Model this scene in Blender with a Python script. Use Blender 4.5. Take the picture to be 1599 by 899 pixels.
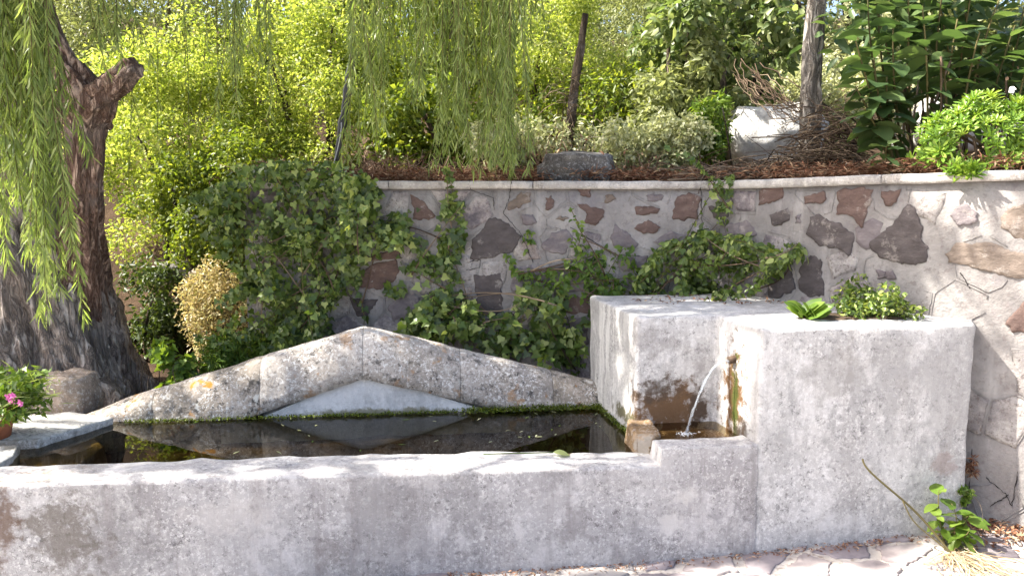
import bpy, bmesh, math
import numpy as np
from mathutils import Vector, Matrix, noise as mnoise

# ------------------------------------------------------------------ camera, sky, sun, exposure
for o in list(bpy.data.objects): bpy.data.objects.remove(o)
scene = bpy.context.scene
COL = scene.collection
PITCH = math.radians(6.7); FPX = 1232.0; CAM = np.array([0, 0, 1.55])
cd = bpy.data.cameras.new('camera'); cam = bpy.data.objects.new('camera', cd); COL.objects.link(cam)
cam.location = CAM; cam.rotation_euler = (math.radians(90) - PITCH, 0, 0)
cd.sensor_width = 36; cd.lens = 36 * FPX / 1599; cd.clip_start = .05; cd.clip_end = 400
scene.camera = cam
SUN = np.array([-.66, -.04, .75]); SUN /= np.linalg.norm(SUN)
world = bpy.data.worlds.new('World'); scene.world = world; world.use_nodes = True
wn = world.node_tree.nodes; wl = world.node_tree.links
sky = wn.new('ShaderNodeTexSky'); sky.sky_type = 'NISHITA'; sky.sun_disc = False
sky.sun_elevation = math.asin(SUN[2]); sky.sun_rotation = math.atan2(SUN[0], SUN[1]); sky.dust_density = 4.0; sky.air_density = .8; sky.ozone_density = .5
wn['Background'].inputs['Strength'].default_value = .14
wl.new(sky.outputs[0], wn['Background'].inputs['Color'])
sd = bpy.data.lights.new('sun', 'SUN'); sd.energy = 5.0; sd.angle = math.radians(.53); sd.color = (1, .95, .86)
so = bpy.data.objects.new('sun', sd); COL.objects.link(so); so.location = (-6, 2, 9)
so.rotation_euler = Vector(-SUN).to_track_quat('-Z', 'Y').to_euler()
vs = scene.view_settings; vs.view_transform = 'Standard'; vs.look = 'None'; vs.gamma = 1; vs.use_curve_mapping = False
vs.exposure = 1.78
scene.render.engine = 'CYCLES'
scene.cycles.max_bounces = 10; scene.cycles.transparent_max_bounces = 12; scene.cycles.transmission_bounces = 6

R = np.random.default_rng(11)

# ------------------------------------------------------------------ pixel rays (for measuring positions)
def ray(px, py):
    u = (px - 799.5) / FPX; v = (449.5 - py) / FPX
    return np.array([u, math.cos(PITCH) + v * math.sin(PITCH), -math.sin(PITCH) + v * math.cos(PITCH)])
def W(px, py, Y):
    d = ray(px, py); return CAM + d * (Y / d[1])
def fbm(v, s=1.0):
    return mnoise.fractal(Vector(v) * s, 1.0, 2.0, 3, noise_basis='PERLIN_ORIGINAL')
def unit(a): return a / (np.linalg.norm(a, axis=-1, keepdims=True) + 1e-9)
def rnd_dir(n): return unit(R.normal(size=(n, 3)))

# ------------------------------------------------------------------ object helpers
def tag(o, label=None, cat=None, group=None, kind=None):
    if label: o['label'] = label
    if cat: o['category'] = cat
    if group: o['group'] = group
    if kind: o['kind'] = kind
    return o
def thing(name, label, cat, loc=(0, 0, 0), group=None):
    o = bpy.data.objects.new(name, None); COL.objects.link(o); o.location = loc; o.empty_display_size = .1
    return tag(o, label, cat, group)
def link(name, me, mat, parent=None, kind=None):
    """link a mesh whose vertices are in world coordinates, below its parent"""
    o = bpy.data.objects.new(name, me); COL.objects.link(o)
    if mat is not None and not me.materials: me.materials.append(mat)
    if parent is not None:
        o.parent = parent
        off = Vector((0, 0, 0)); q = parent
        while q is not None: off += Vector(q.location); q = q.parent
        o.location = -off
    if kind: o['kind'] = kind
    return o
def npmesh(name, V, F, smooth=True, tint=None):
    """F: list of int arrays, each (n,k)"""
    V = np.asarray(V, dtype=np.float32)
    F = [np.asarray(f, dtype=np.int32) for f in F if len(f)]
    me = bpy.data.meshes.new(name)
    me.vertices.add(len(V)); me.vertices.foreach_set('co', V.ravel())
    nl = sum(f.size for f in F); nf = sum(len(f) for f in F)
    me.loops.add(nl); me.loops.foreach_set('vertex_index', np.concatenate([f.ravel() for f in F]))
    me.polygons.add(nf)
    tot = np.concatenate([np.full(len(f), f.shape[1], np.int32) for f in F])
    st = np.concatenate([[0], np.cumsum(tot)[:-1]]).astype(np.int32)
    me.polygons.foreach_set('loop_start', st); me.polygons.foreach_set('loop_total', tot)
    if tint is not None:
        at = me.attributes.new('tint', 'FLOAT', 'POINT'); at.data.foreach_set('value', np.asarray(tint, np.float32))
    me.update(calc_edges=True); me.validate()
    if smooth: me.polygons.foreach_set('use_smooth', np.ones(nf, bool))
    return me

class Geo:
    """collects tubes"""
    def __init__(s): s.V = []; s.F = []; s.T = []; s.n = 0
    def tube(s, P, r, k=6, tint=None):
        P = np.asarray(P, float); n = len(P); r = np.broadcast_to(r, (n,))
        T = unit(np.gradient(P, axis=0)); ref = np.array([.31, .2, .93])
        A = np.cross(T, ref); bad = np.linalg.norm(A, axis=1) < .15
        A[bad] = np.cross(T[bad], [1, 0, 0]); A = unit(A); B = np.cross(T, A)
        th = np.arange(k) * 2 * math.pi / k
        ring = P[:, None] + r[:, None, None] * (A[:, None] * np.cos(th)[None, :, None] + B[:, None] * np.sin(th)[None, :, None])
        s.V.append(ring.reshape(-1, 3))
        i = np.arange(n - 1)[:, None] * k; j = np.arange(k)[None]; j2 = (j + 1) % k
        q = np.stack([i + j, i + j2, i + k + j2, i + k + j], -1).reshape(-1, 4) + s.n
        s.F.append(q)
        for e, base in ((0, 0), (1, (n - 1) * k)):
            c = np.arange(k) + base + s.n
            c = c if e else c[::-1]
            tri = np.stack([np.full(k - 2, c[0]), c[1:-1], c[2:]], -1)
            s.F.append(tri)
        s.T.append(np.full(n * k, R.random() if tint is None else tint)); s.n += n * k
    def mesh(s, name):
        q = [f for f in s.F if f.shape[1] == 4]; t = [f for f in s.F if f.shape[1] == 3]
        F = ([np.concatenate(q)] if q else []) + ([np.concatenate(t)] if t else [])
        return npmesh(name, np.concatenate(s.V), F, True, np.concatenate(s.T))

def bez(a, b, c, n=8):
    t = np.linspace(0, 1, n)[:, None]; a, b, c = map(np.asarray, (a, b, c))
    return (1 - t) ** 2 * a + 2 * t * (1 - t) * b + t * t * c
def smoothpath(P, n):
    P = np.asarray(P, float); t = np.arange(len(P)); u = np.linspace(0, len(P) - 1, n)
    Q = np.stack([np.interp(u, t, P[:, k]) for k in range(P.shape[1])], 1)
    w = max(1, n // (len(P) * 2))
    for _ in range(2):
        Z = Q.copy()
        for i in range(1, n - 1):
            a = max(0, i - w); b = min(n, i + w + 1); m = min(i - a, b - 1 - i)
            Z[i] = Q[i - m:i + m + 1].mean(0)
        Q = Z
    return Q

# leaf templates: (along, across, height) and faces
LEAF = {
 'rhomb': ([(0, 0, 0), (.45, -.5, .07), (1, 0, -.08), (.45, .5, .07)], [(0, 1, 2), (0, 2, 3)]),
 'willow': ([(0, 0, 0), (.4, -.5, .0), (.4, .5, .0), (.75, -.32, -.03), (.75, .32, -.03), (1, 0, -.12)], [(0, 1, 2), (1, 3, 4), (1, 4, 2), (3, 5, 4)]),
 'ovate': ([(0, 0, 0), (.3, -.48, .06), (.32, 0, -.02), (.3, .48, .06), (.68, -.36, .03), (.7, 0, -.05), (.68, .36, .03), (1, 0, -.16)],
           [(0, 1, 2), (0, 2, 3), (1, 4, 5), (1, 5, 2), (2, 5, 6), (2, 6, 3), (4, 7, 5), (5, 7, 6)]),
 'ivy': ([(0, 0, 0), (-.12, -.42, .04), (.3, -.55, .03), (.45, -.28, .0), (1, 0, -.06), (.45, .28, .0), (.3, .55, .03), (-.12, .42, .04), (.3, 0, -.05)],
         [(0, 1, 8), (1, 2, 8), (2, 3, 8), (3, 4, 8), (4, 5, 8), (5, 6, 8), (6, 7, 8), (7, 0, 8)]),
}
def leafmesh(name, P, D, N, L, Wd, kind='rhomb', tint=None):
    n = len(P); tv, tf = LEAF[kind]; tv = np.array(tv); tf = np.array(tf); k = len(tv)
    D = unit(D); S = unit(np.cross(D, N)); N = np.cross(S, D)
    L = np.broadcast_to(L, (n,)); Wd = np.broadcast_to(Wd, (n,))
    V = P[:, None] + D[:, None] * (tv[None, :, 0:1] * L[:, None, None]) + S[:, None] * (tv[None, :, 1:2] * Wd[:, None, None]) + N[:, None] * (tv[None, :, 2:3] * L[:, None, None])
    F = (tf[None] + (np.arange(n) * k)[:, None, None]).reshape(-1, 3)
    t = R.random(n) if tint is None else tint
    return npmesh(name, V.reshape(-1, 3), [F], kind not in ('rhomb',), np.repeat(t, k))

def clump_leaves(C, r, n, out_bias=.6, shell=.45, up=.5, droop=.25, squash=1.0):
    """leaf positions, axes and normals spread through clumps with centres C and radii r"""
    C = np.asarray(C); r = np.asarray(r); w = r ** 2 / np.sum(r ** 2)
    i = R.choice(len(C), n, p=w); d = rnd_dir(n)
    rad = r[i] * (shell + (1 - shell) * R.random(n) ** .6) * (1 + .35 * R.normal(size=n) * .5)
    off = d * rad[:, None]; off[:, 2] *= squash
    P = C[i] + off
    N = unit(out_bias * d + up * np.array([0, 0, 1.]) + .75 * R.normal(size=(n, 3)))
    D = unit(np.cross(N, rnd_dir(n)) + out_bias * .6 * d - np.array([0, 0, droop]))
    return P, D, N
def crown_clumps(c, rad, m, rr=(.25, .45), shell=.35):
    """clump centres spread unevenly through an ellipsoid"""
    d = rnd_dir(m); t = (shell + (1 - shell) * R.random(m) ** .5)
    C = np.asarray(c) + d * t[:, None] * np.asarray(rad) * (.8 + .35 * R.random((m, 1)))
    return C, R.uniform(rr[0], rr[1], m) * np.mean(rad)

# ------------------------------------------------------------------ material helpers
class NT:
    def __init__(s, name):
        s.m = bpy.data.materials.new(name); s.m.use_nodes = True
        s.t = s.m.node_tree; s.t.nodes.clear()
        s.out = s.add('ShaderNodeOutputMaterial'); s._pos = None
    def add(s, t, **kw):
        n = s.t.nodes.new(t)
        for k, v in kw.items(): setattr(n, k, v)
        return n
    def ln(s, a, b): s.t.links.new(a, b)
    def put(s, sock, v):
        if hasattr(v, 'is_output') or isinstance(v, bpy.types.NodeSocket): s.ln(v, sock)
        elif isinstance(v, (tuple, list)) and len(v) == 3 and sock.type == 'RGBA': sock.default_value = (*v, 1)
        else: sock.default_value = v
    def pos(s):
        if s._pos is None: s._pos = s.add('ShaderNodeNewGeometry').outputs['Position']
        return s._pos
    def mapped(s, scale, loc=(0, 0, 0), vec=None):
        n = s.add('ShaderNodeMapping'); s.ln(vec or s.pos(), n.inputs['Vector'])
        n.inputs['Scale'].default_value = scale; n.inputs['Location'].default_value = loc; return n.outputs[0]
    def noise(s, scale, detail=4, rough=.55, vec=None, dist=0):
        n = s.add('ShaderNodeTexNoise'); s.ln(vec or s.pos(), n.inputs['Vector'])
        n.inputs['Scale'].default_value = scale; n.inputs['Detail'].default_value = detail
        n.inputs['Roughness'].default_value = rough; n.inputs['Distortion'].default_value = dist; return n.outputs[0]
    def vor(s, scale, feature='F1', vec=None, out='Distance'):
        n = s.add('ShaderNodeTexVoronoi', feature=feature); s.ln(vec or s.pos(), n.inputs['Vector'])
        n.inputs['Scale'].default_value = scale; return n.outputs[out]
    def ramp(s, fac, stops, interp='LINEAR'):
        n = s.add('ShaderNodeValToRGB'); n.color_ramp.interpolation = interp; s.put(n.inputs[0], fac)
        e = n.color_ramp.elements
        while len(e) < len(stops): e.new(.5)
        for q, (p, c) in zip(e, stops):
            q.position = p; q.color = (*c, 1) if isinstance(c, (tuple, list)) else (c, c, c, 1)
        return n.outputs[0]
    def mix(s, fac, a, b, mode='MIX'):
        n = s.add('ShaderNodeMix', data_type='RGBA', blend_type=mode)
        s.put(n.inputs[0], fac); s.put(n.inputs[6], a); s.put(n.inputs[7], b); return n.outputs[2]
    def math(s, op, a, b=0.0, clamp=False):
        n = s.add('ShaderNodeMath', operation=op, use_clamp=clamp); s.put(n.inputs[0], a); s.put(n.inputs[1], b); return n.outputs[0]
    def blob(s, c, r, ragged=.55, nscale=17, soft=.2):
        """1 inside a ragged ellipsoid with centre c and radii r"""
        mp = s.mapped(tuple(1 / x for x in r), tuple(-a / b for a, b in zip(c, r)))
        ln = s.add('ShaderNodeVectorMath', operation='LENGTH'); s.ln(mp, ln.inputs[0])
        d = s.math('ADD', ln.outputs['Value'], s.math('MULTIPLY', s.math('SUBTRACT', s.noise(nscale, 8, .72), .5), ragged * 5))
        return s.ramp(d, [(max(0, .62 - soft), 1.0), (min(1, .62 + soft), 0.0)])
    def attr(s, name='tint'):
        return s.add('ShaderNodeAttribute', attribute_name=name).outputs['Fac']
    def bsdf(s, color, rough=.85, spec=.3, bump=None, bstr=.5, bdist=.004):
        b = s.add('ShaderNodeBsdfPrincipled'); s.put(b.inputs['Base Color'], color); s.put(b.inputs['Roughness'], rough)
        b.inputs['Specular IOR Level'].default_value = spec
        if bump is not None:
            n = s.add('ShaderNodeBump'); n.inputs['Strength'].default_value = bstr; n.inputs['Distance'].default_value = bdist
            s.ln(bump, n.inputs['Height']); s.ln(n.outputs[0], b.inputs['Normal'])
        return b
    def done(s, sh): s.ln(sh.outputs[0], s.out.inputs['Surface']); return s.m

def leafmat(name, cols, trans=.42, tcol=None, rough=.42, spec=.35):
    t = NT(name); k = len(cols)
    c = t.ramp(t.attr(), [(i / (k - 1), x) for i, x in enumerate(cols)])
    c = t.mix(t.math('MULTIPLY', t.noise(2.3, 2), .5), c, tuple(x * .62 for x in cols[k // 2]))
    b = t.bsdf(c, rough, spec)
    tr = t.add('ShaderNodeBsdfTranslucent')
    t.ln(t.mix(1.0, c, tcol or (1.9, 1.75, .7), 'MULTIPLY'), tr.inputs['Color'])
    mx = t.add('ShaderNodeMixShader'); mx.inputs[0].default_value = trans
    t.ln(b.outputs[0], mx.inputs[1]); t.ln(tr.outputs[0], mx.inputs[2])
    return t.done(mx)
def simplemat(name, a, b, scale=8, rough=.85, bump=30, bstr=.5, spec=.2, bdist=.004):
    t = NT(name); c = t.ramp(t.noise(scale, 6, .65), [(.3, a), (.72, b)])
    return t.done(t.bsdf(c, rough, spec, t.noise(bump, 6, .65), bstr, bdist))
def tintmat(name, cols, rough=.9, spec=.15):
    t = NT(name); k = len(cols)
    c = t.ramp(t.attr(), [(i / (k - 1), x) for i, x in enumerate(cols)])
    return t.done(t.bsdf(c, rough, spec))

def concrete(name, lo, hi, streak=.35, streakcol=(.16, .14, .14), stains=(), speck=.6, lime=0.0, limeat=None, spots=0.0, lichen=0.0, wet=None):
    t = NT(name)
    c = t.ramp(t.noise(2.6, 7, .62), [(.34, lo), (.66, hi)])
    # coarse aggregate: light grains and dark pits
    g = t.noise(62, 4, .8); g2 = t.noise(40, 7, .85)
    zone = t.ramp(t.noise(3.2, 5, .65, t.mapped((1, 1, 1), (2, 8, 4))), [(.32, .25), (.62, 1.)])
    c = t.mix(t.math('MULTIPLY', t.math('MULTIPLY', t.ramp(g, [(.53, 0.), (.58, 1.)]), zone), speck * .85), c, (.78, .77, .75))
    c = t.mix(t.math('MULTIPLY', t.math('MULTIPLY', t.ramp(g2, [(.41, 1.), (.46, 0.)]), zone), speck * 1.0), c, tuple(x * .27 for x in lo))
    patch = t.ramp(t.noise(4.2, 10, .78), [(.52, 0.), (.57, 1.)])
    c = t.mix(t.math('MULTIPLY', patch, .5), c, tuple(min(.72, x * 1.3) for x in hi))
    film = t.ramp(t.noise(2.1, 10, .75, t.mapped((1, 1, .6), (7, 3, 9))), [(.44, 1.), (.5, 0.)])
    c = t.mix(t.math('MULTIPLY', film, .45), c, tuple(x * .55 for x in lo))
    sn = t.noise(1.0, 9, .75, t.mapped((16, 16, 1.1)))
    c = t.mix(t.math('MULTIPLY', t.ramp(sn, [(.5, 0.), (.68, 1.)]), streak), c, streakcol)
    if lime:
        ln = t.noise(1.0, 5, .6, t.mapped((22, 22, 1.0), (3, 7, 1)))
        lf = t.math('MULTIPLY', t.ramp(ln, [(.46, 0.), (.58, 1.)]), lime)
        if limeat: lf = t.math('MULTIPLY', lf, t.blob(*limeat))
        c = t.mix(lf, c, (.8, .79, .76))
    if spots:
        c = t.mix(t.math('MULTIPLY', t.ramp(t.noise(16, 6, .7), [(.56, 0.), (.66, 1.)]), spots), c, (.07, .065, .06))
    if lichen:
        c = t.mix(t.math('MULTIPLY', t.ramp(t.noise(9, 5, .65, t.mapped((1, 1, 1), (4, 9, 2))), [(.6, 0.), (.66, 1.)]), lichen), c, (.36, .17, .035))
        c = t.mix(t.math('MULTIPLY', t.ramp(t.noise(14, 4, .6, t.mapped((1, 1, 1), (8, 1, 5))), [(.64, 0.), (.69, 1.)]), lichen * .8), c, (.68, .67, .62))
    for (ctr, rad, col, k) in stains:
        c = t.mix(t.math('MULTIPLY', t.blob(ctr, rad), k), c, col)
    h = t.math('ADD', t.noise(70, 6, .75), t.math('MULTIPLY', t.noise(14, 5, .6), 1.2))
    return t.done(t.bsdf(c, .9, .2, h, .9, .008))

# ------------------------------------------------------------------ wall path and terrain
WP = np.array([(-1.62, 4.78), (-.5, 4.68), (.5, 4.58), (1.0, 4.52), (1.12, 4.47), (1.45, 4.12), (1.8, 3.72), (2.08, 3.44), (2.32, 3.26), (2.75, 2.98), (3.5, 2.6), (6, 1.7)])
WS = np.concatenate([[0], np.cumsum(np.linalg.norm(np.diff(WP, axis=0), axis=1))])
def cap_z(s): return float(np.interp(s, [0, WS[4], WS[8], WS[-1]], [1.635, 1.628, 1.66, 1.7]))
def wall_xy(s):
    """point and outward normal on the wall face; the path goes on straight to the left of its end"""
    if s < 0: p = WP[0] + (WP[1] - WP[0]) / WS[1] * s
    else: p = np.array([np.interp(s, WS, WP[:, 0]), np.interp(s, WS, WP[:, 1])])
    a = np.array([np.interp(s - .05, WS, WP[:, 0]), np.interp(s - .05, WS, WP[:, 1])])
    b = np.array([np.interp(s + .05, WS, WP[:, 0]), np.interp(s + .05, WS, WP[:, 1])])
    if s < .05: a, b = WP[0], WP[1]
    d = (b - a) / np.linalg.norm(b - a)
    return p, np.array([d[1], -d[0]])
def wall_pt(s, z, off=0.0):
    p, n = wall_xy(s); q = p + n * off; return np.array([q[0], q[1], z])
def wall_hit(px, py):
    d = ray(px, py)
    for i in range(-1, len(WP) - 1):
        a, b = (WP[i], WP[i + 1]) if i >= 0 else (WP[0] - (WP[1] - WP[0]) * 2, WP[0])
        M = np.array([[d[0], -(b - a)[0]], [d[1], -(b - a)[1]]])
        t, u = np.linalg.solve(M, a)
        if 0 <= u <= 1 and t > 0:
            ln = np.linalg.norm(b - a)
            return (WS[i] + u * ln if i >= 0 else (u - 1) * ln), 1.55 + d[2] * t
    return None
def sstep(a, b, x): t = np.clip((x - a) / (b - a), 0, 1); return t * t * (3 - 2 * t)
def pave_z(x): return .05 * np.clip(x - .6, 0, 3)
def terrain(x, y):
    yw = np.interp(x, WP[:, 0], WP[:, 1])
    low = -.06 + .36 * sstep(3.3, 4.0, y) * sstep(2.6, 1.2, x) + .13 * np.clip(y - 5, 0, 4)
    terr = 1.6 + .02 * np.clip(y - yw, 0, 3)
    k = sstep(.12, .24, y - yw) * sstep(-1.72, -1.5, x)
    z = low * (1 - k) + terr * k
    k2 = sstep(5.6, 8.5, y); z = z * (1 - k2) + np.maximum(z, 1.62) * k2
    z = z + .33 * np.clip(y - 6.6, 0, 9) + .5 * sstep(3, 9, np.abs(x)) * sstep(5, 8, y)
    return z
def hz(x, y): return float(terrain(np.array(x), np.array(y)))

xs = np.concatenate([np.linspace(-90, -9, 14), np.linspace(-8, -4.2, 14), np.linspace(-4, 4, 134), np.linspace(4.2, 8, 14), np.linspace(9, 90, 14)])
ys = np.concatenate([np.linspace(-90, -6, 12), np.linspace(-5, 2.2, 10), np.linspace(2.4, 8, 100), np.linspace(8.3, 18, 26), np.linspace(20, 110, 12)])
X, Y = np.meshgrid(xs, ys); Z = terrain(X, Y)
Z = Z + np.vectorize(lambda a, b: .05 * fbm((a, b, 0), .9) + .02 * fbm((a, b, 3), 5))(X, Y) * (Y > 3.6)
nx, ny = len(xs), len(ys); i = np.arange(ny - 1)[:, None] * nx + np.arange(nx - 1)[None]
t = NT('soil')
c = t.ramp(t.noise(4, 7, .65), [(.3, (.03, .02, .013)), (.55, (.07, .045, .028)), (.75, (.13, .09, .055))])
soil_m = t.done(t.bsdf(c, .95, .1, t.noise(40, 6, .7), .9, .02))
ground = link('ground', npmesh('ground', np.stack([X, Y, Z], -1).reshape(-1, 3), [np.stack([i, i + 1, i + nx + 1, i + nx], -1).reshape(-1, 4)]), soil_m, kind='structure')

# ------------------------------------------------------------------ polygons: Voronoi cells and flat stones
def clip(poly, n, d):
    """keep the side n.p <= d"""
    out = []
    for k in range(len(poly)):
        a, b = poly[k - 1], poly[k]; da, db = a @ n - d, b @ n - d
        if (da <= 0) != (db <= 0): out.append(a + (b - a) * (da / (da - db)))
        if db <= 0: out.append(b)
    return out
def voronoi(S, box, gap):
    x0, y0, x1, y1 = box; cells = []
    for k, p in enumerate(S):
        poly = [np.array(q, float) for q in ((x0, y0), (x1, y0), (x1, y1), (x0, y1))]
        for j in np.argsort(((S - p) ** 2).sum(1))[1:26]:
            q = S[j]; n = (q - p); L = np.linalg.norm(n); n = n / L
            poly = clip(poly, n, (p + q) @ n / 2 - gap / 2)
            if len(poly) < 3: break
        cells.append(poly if len(poly) >= 3 else None)
    return cells
def poisson(S, box, dmin, tries=6000):
    S = [np.array(p) for p in S]
    for _ in range(tries):
        p = np.array([R.uniform(box[0], box[2]), R.uniform(box[1], box[3])])
        if not S or ((np.array(S) - p) ** 2).sum(1).min() > dmin ** 2: S.append(p)
    return np.array(S)
def ragged(poly, amp=.009):
    P = outline(poly, .012, 0); c = P.mean(0); o = R.random() * 50
    d = P - c; L = np.linalg.norm(d, axis=1, keepdims=True)
    f = np.array([1.2 * fbm((p[0] + o, p[1], 0), 14) + .8 * fbm((p[0], p[1] + o, 3), 45) for p in P])[:, None]
    return c + d * (1 + f * amp / L)
def outline(poly, step, jit):
    P = []
    for k in range(len(poly)):
        a, b = np.array(poly[k - 1]), np.array(poly[k]); m = max(1, int(np.linalg.norm(b - a) / step + .5))
        for q in range(m): P.append(a + (b - a) * q / m + R.normal(size=2) * jit)
    return np.array(P)
BB = {}; PL = {}; HOLD = []
def inside(p, poly):
    x, y = p; c = False
    if isinstance(poly, np.ndarray):
        b = BB.setdefault(id(poly), (poly[:, 0].min(), poly[:, 1].min(), poly[:, 0].max(), poly[:, 1].max()))
        if x < b[0] or x > b[2] or y < b[1] or y > b[3]: return False
        poly = PL.setdefault(id(poly), poly.tolist()); j = len(poly) - 1
    for i in range(len(poly)):
        xi, yi = poly[i]; xj, yj = poly[j]
        if (yi > y) != (yj > y) and x < (xj - xi) * (y - yi) / (yj - yi) + xi: c = not c
        j = i
    return c
def slab_mesh(P, place, h, edge=.012, rough=.0015, sink=-.004):
    """flat stone with rounded rim; place(u, v, height) gives a world point"""
    c = P.mean(0); d = P - c; L = np.linalg.norm(d, axis=1, keepdims=True)
    rings = [(P, sink), (P, h * .55), (c + d * np.maximum(.3, 1 - edge / L), h), (c + d * .5, h * 1.02)]
    V = []; n = len(P)
    for ring, hh in rings:
        for q in ring: V.append(place(q[0], q[1], hh + (rough * 2.4 * (fbm((q[0], q[1], 1), 13) + .5 * fbm((q[0], q[1], 5), 40)) if hh > 0 else 0)))
    V.append(place(c[0], c[1], h + rough * 2.4 * fbm((c[0], c[1], 1), 13))); F = []; T = []
    for r in range(3):
        for k in range(n): F.append((r * n + k, r * n + (k + 1) % n, (r + 1) * n + (k + 1) % n, (r + 1) * n + k))
    for k in range(n): T.append((3 * n + k, 3 * n + (k + 1) % n, 4 * n))
    return npmesh('stone', V, [np.array(F), np.array(T)], False)
def ccw(P):
    P = np.asarray(P); a = np.sum(P[:, 0] * np.roll(P[:, 1], -1) - np.roll(P[:, 0], -1) * P[:, 1]); return P if a > 0 else P[::-1]

# ------------------------------------------------------------------ pavement of flat stones
t = NT('paving_mortar')
c = t.ramp(t.noise(7, 6, .65), [(.3, (.42, .38, .34)), (.6, (.56, .52, .47)), (.8, (.66, .62, .56))])
c = t.mix(t.math('MULTIPLY', t.ramp(t.noise(40, 4), [(.52, 0.), (.66, 1.)]), .6), c, (.2, .14, .1))
pm = t.done(t.bsdf(c, .92, .15, t.noise(60, 6, .7), .8, .006))
px_ = np.concatenate([[-30, -8], np.linspace(-4, 4, 40), [8, 30]]); py_ = np.concatenate([[-30, -8, -2], np.linspace(0, 3.75, 22)])
X, Y = np.meshgrid(px_, py_); Z = pave_z(X) * (X < 10) + .004 * np.sin(X * 9 + Y * 5)
nx, ny = len(px_), len(py_); i = np.arange(ny - 1)[:, None] * nx + np.arange(nx - 1)[None]
pavement = link('pavement', npmesh('pavement', np.stack([X, Y, Z], -1).reshape(-1, 3), [np.stack([i, i + 1, i + nx + 1, i + nx], -1).reshape(-1, 4)]), pm, kind='structure')
pstone = []
for nm, a, b in (('paving_purple', (.15, .13, .14), (.3, .265, .27)), ('paving_grey', (.19, .175, .17), (.37, .345, .325)), ('paving_mauve', (.21, .18, .18), (.38, .34, .325))):
    pstone.append(simplemat(nm, a, b, 6, .8, 45, .5, .25))
box = (-1.0, 2.2, 3.0, 3.6)
S = poisson([], box, .165)
for p, poly in zip(S, voronoi(S * np.array([1, 1.35]), (box[0], box[1] * 1.35, box[2], box[3] * 1.35), .05)):
    if poly is None or p[0] < .0 and p[1] > 3.25: continue
    P = np.array(poly) * np.array([1, 1 / 1.35])
    P = ccw(ragged(P, .012))
    me = slab_mesh(P, lambda u, v, h: np.array([u, v, pave_z(u) + .004 + h]), R.uniform(.003, .009), .007, .0018, -.01)
    link('stone', me, pstone[int(R.integers(3))], pavement)

# ------------------------------------------------------------------ stone retaining wall
t = NT('wall_mortar')
c = t.ramp(t.noise(3.0, 7, .65), [(.3, (.16, .148, .143)), (.5, (.25, .235, .225)), (.72, (.38, .36, .34))])
c = t.mix(t.math('MULTIPLY', t.ramp(t.noise(30, 6, .7), [(.36, 1.), (.46, 0.)]), .6), c, (.17, .145, .14))
c = t.mix(t.math('MULTIPLY', t.ramp(t.noise(6, 5, .7, t.mapped((1, 1, 1), (5, 5, 5))), [(.56, 0.), (.68, 1.)]), .5), c, (.22, .2, .21))
c = t.mix(t.math('MULTIPLY', t.ramp(t.noise(1, 5, .6, t.mapped((9, 9, 1.2))), [(.56, 0.), (.7, 1.)]), .3), c, (.52, .5, .475))
wm = t.done(t.bsdf(c, .93, .15, t.math('ADD', t.noise(55, 6, .7), t.math('MULTIPLY', t.noise(12, 4), 1.5)), .9, .008))
def smeared(nm, a, b, d):
    t = NT(nm)
    c = t.ramp(t.noise(6.0, 8, .75), [(.36, a), (.47, b), (.56, d), (.75, (.55, .505, .46))])
    c = t.mix(t.math('MULTIPLY', t.ramp(t.noise(45, 6, .8), [(.38, 1.), (.47, 0.)]), .8), c, (.16, .13, .12))
    return t.done(t.bsdf(c, .93, .15, t.math('ADD', t.noise(55, 6, .75), t.math('MULTIPLY', t.noise(16, 5, .7), 1.8)), 1.0, .012))
wsm = smeared('wall_smeared_stone', (.23, .21, .205), (.34, .315, .3), (.45, .42, .395))
wsm2 = smeared('wall_smeared_mauve', (.13, .115, .125), (.24, .21, .215), (.4, .36, .34))
wsm3 = smeared('wall_smeared_pink', (.19, .15, .135), (.31, .265, .24), (.43, .39, .355))
def wstone(nm, a, b, d):
    t = NT(nm); c = t.ramp(t.noise(11, 7, .65, t.mapped((1, 1, 2.2))), [(.3, a), (.6, b), (.8, d)])
    c = t.mix(t.math('MULTIPLY', t.ramp(t.noise(8, 8, .8), [(.57, 0.), (.64, 1.)]), .55), c, (.36, .325, .295))
    return t.done(t.bsdf(c, .85, .25, t.noise(38, 7, .7, t.mapped((1, 1, 1.8))), .9, .01))
WM = {'D': wstone('wall_stone_dark', (.06, .05, .048), (.105, .09, .088), (.18, .155, .145)),
      'R': wstone('wall_stone_red', (.09, .06, .052), (.145, .098, .084), (.21, .16, .138)),
      'B': wstone('wall_stone_brown', (.12, .095, .078), (.2, .16, .132), (.28, .24, .205)),
      'P': wstone('wall_stone_mauve', (.13, .11, .115), (.2, .175, .178), (.31, .275, .26))}
wall = thing('retaining_wall', 'low mortared rubble stone retaining wall with pale coping behind the trough', 'wall', (0, 4.6, 0))
ss = np.concatenate([np.arange(0, WS[-2], .12), [WS[-2], WS[-1]]]); zs = np.linspace(-.2, 1.0, 14)
V = []; 
for s in ss:
    for k in zs: V.append(wall_pt(s, -.2 + (cap_z(s) - .045 + .2) * (k + .2) / 1.2, 0))
for s in ss: V.append(wall_pt(s, cap_z(s) - .045, -.34)); 
for s in ss: V.append(wall_pt(s, -.2, -.34))
n = len(ss); m = len(zs); F = []
for a in range(n - 1):
    for k in range(m - 1): F.append((a * m + k, (a + 1) * m + k, (a + 1) * m + k + 1, a * m + k + 1))
    F.append((a * m + m - 1, (a + 1) * m + m - 1, n * m + a + 1, n * m + a))
    F.append((n * m + a, n * m + a + 1, n * m + n + a + 1, n * m + n + a))
L0 = [k for k in range(m)]
V = np.array(V)
me = npmesh('mortar_core', V, [np.array(F), np.array([(0, m - 1, n * m), (0, n * m, n * m + n)])], False)
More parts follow.
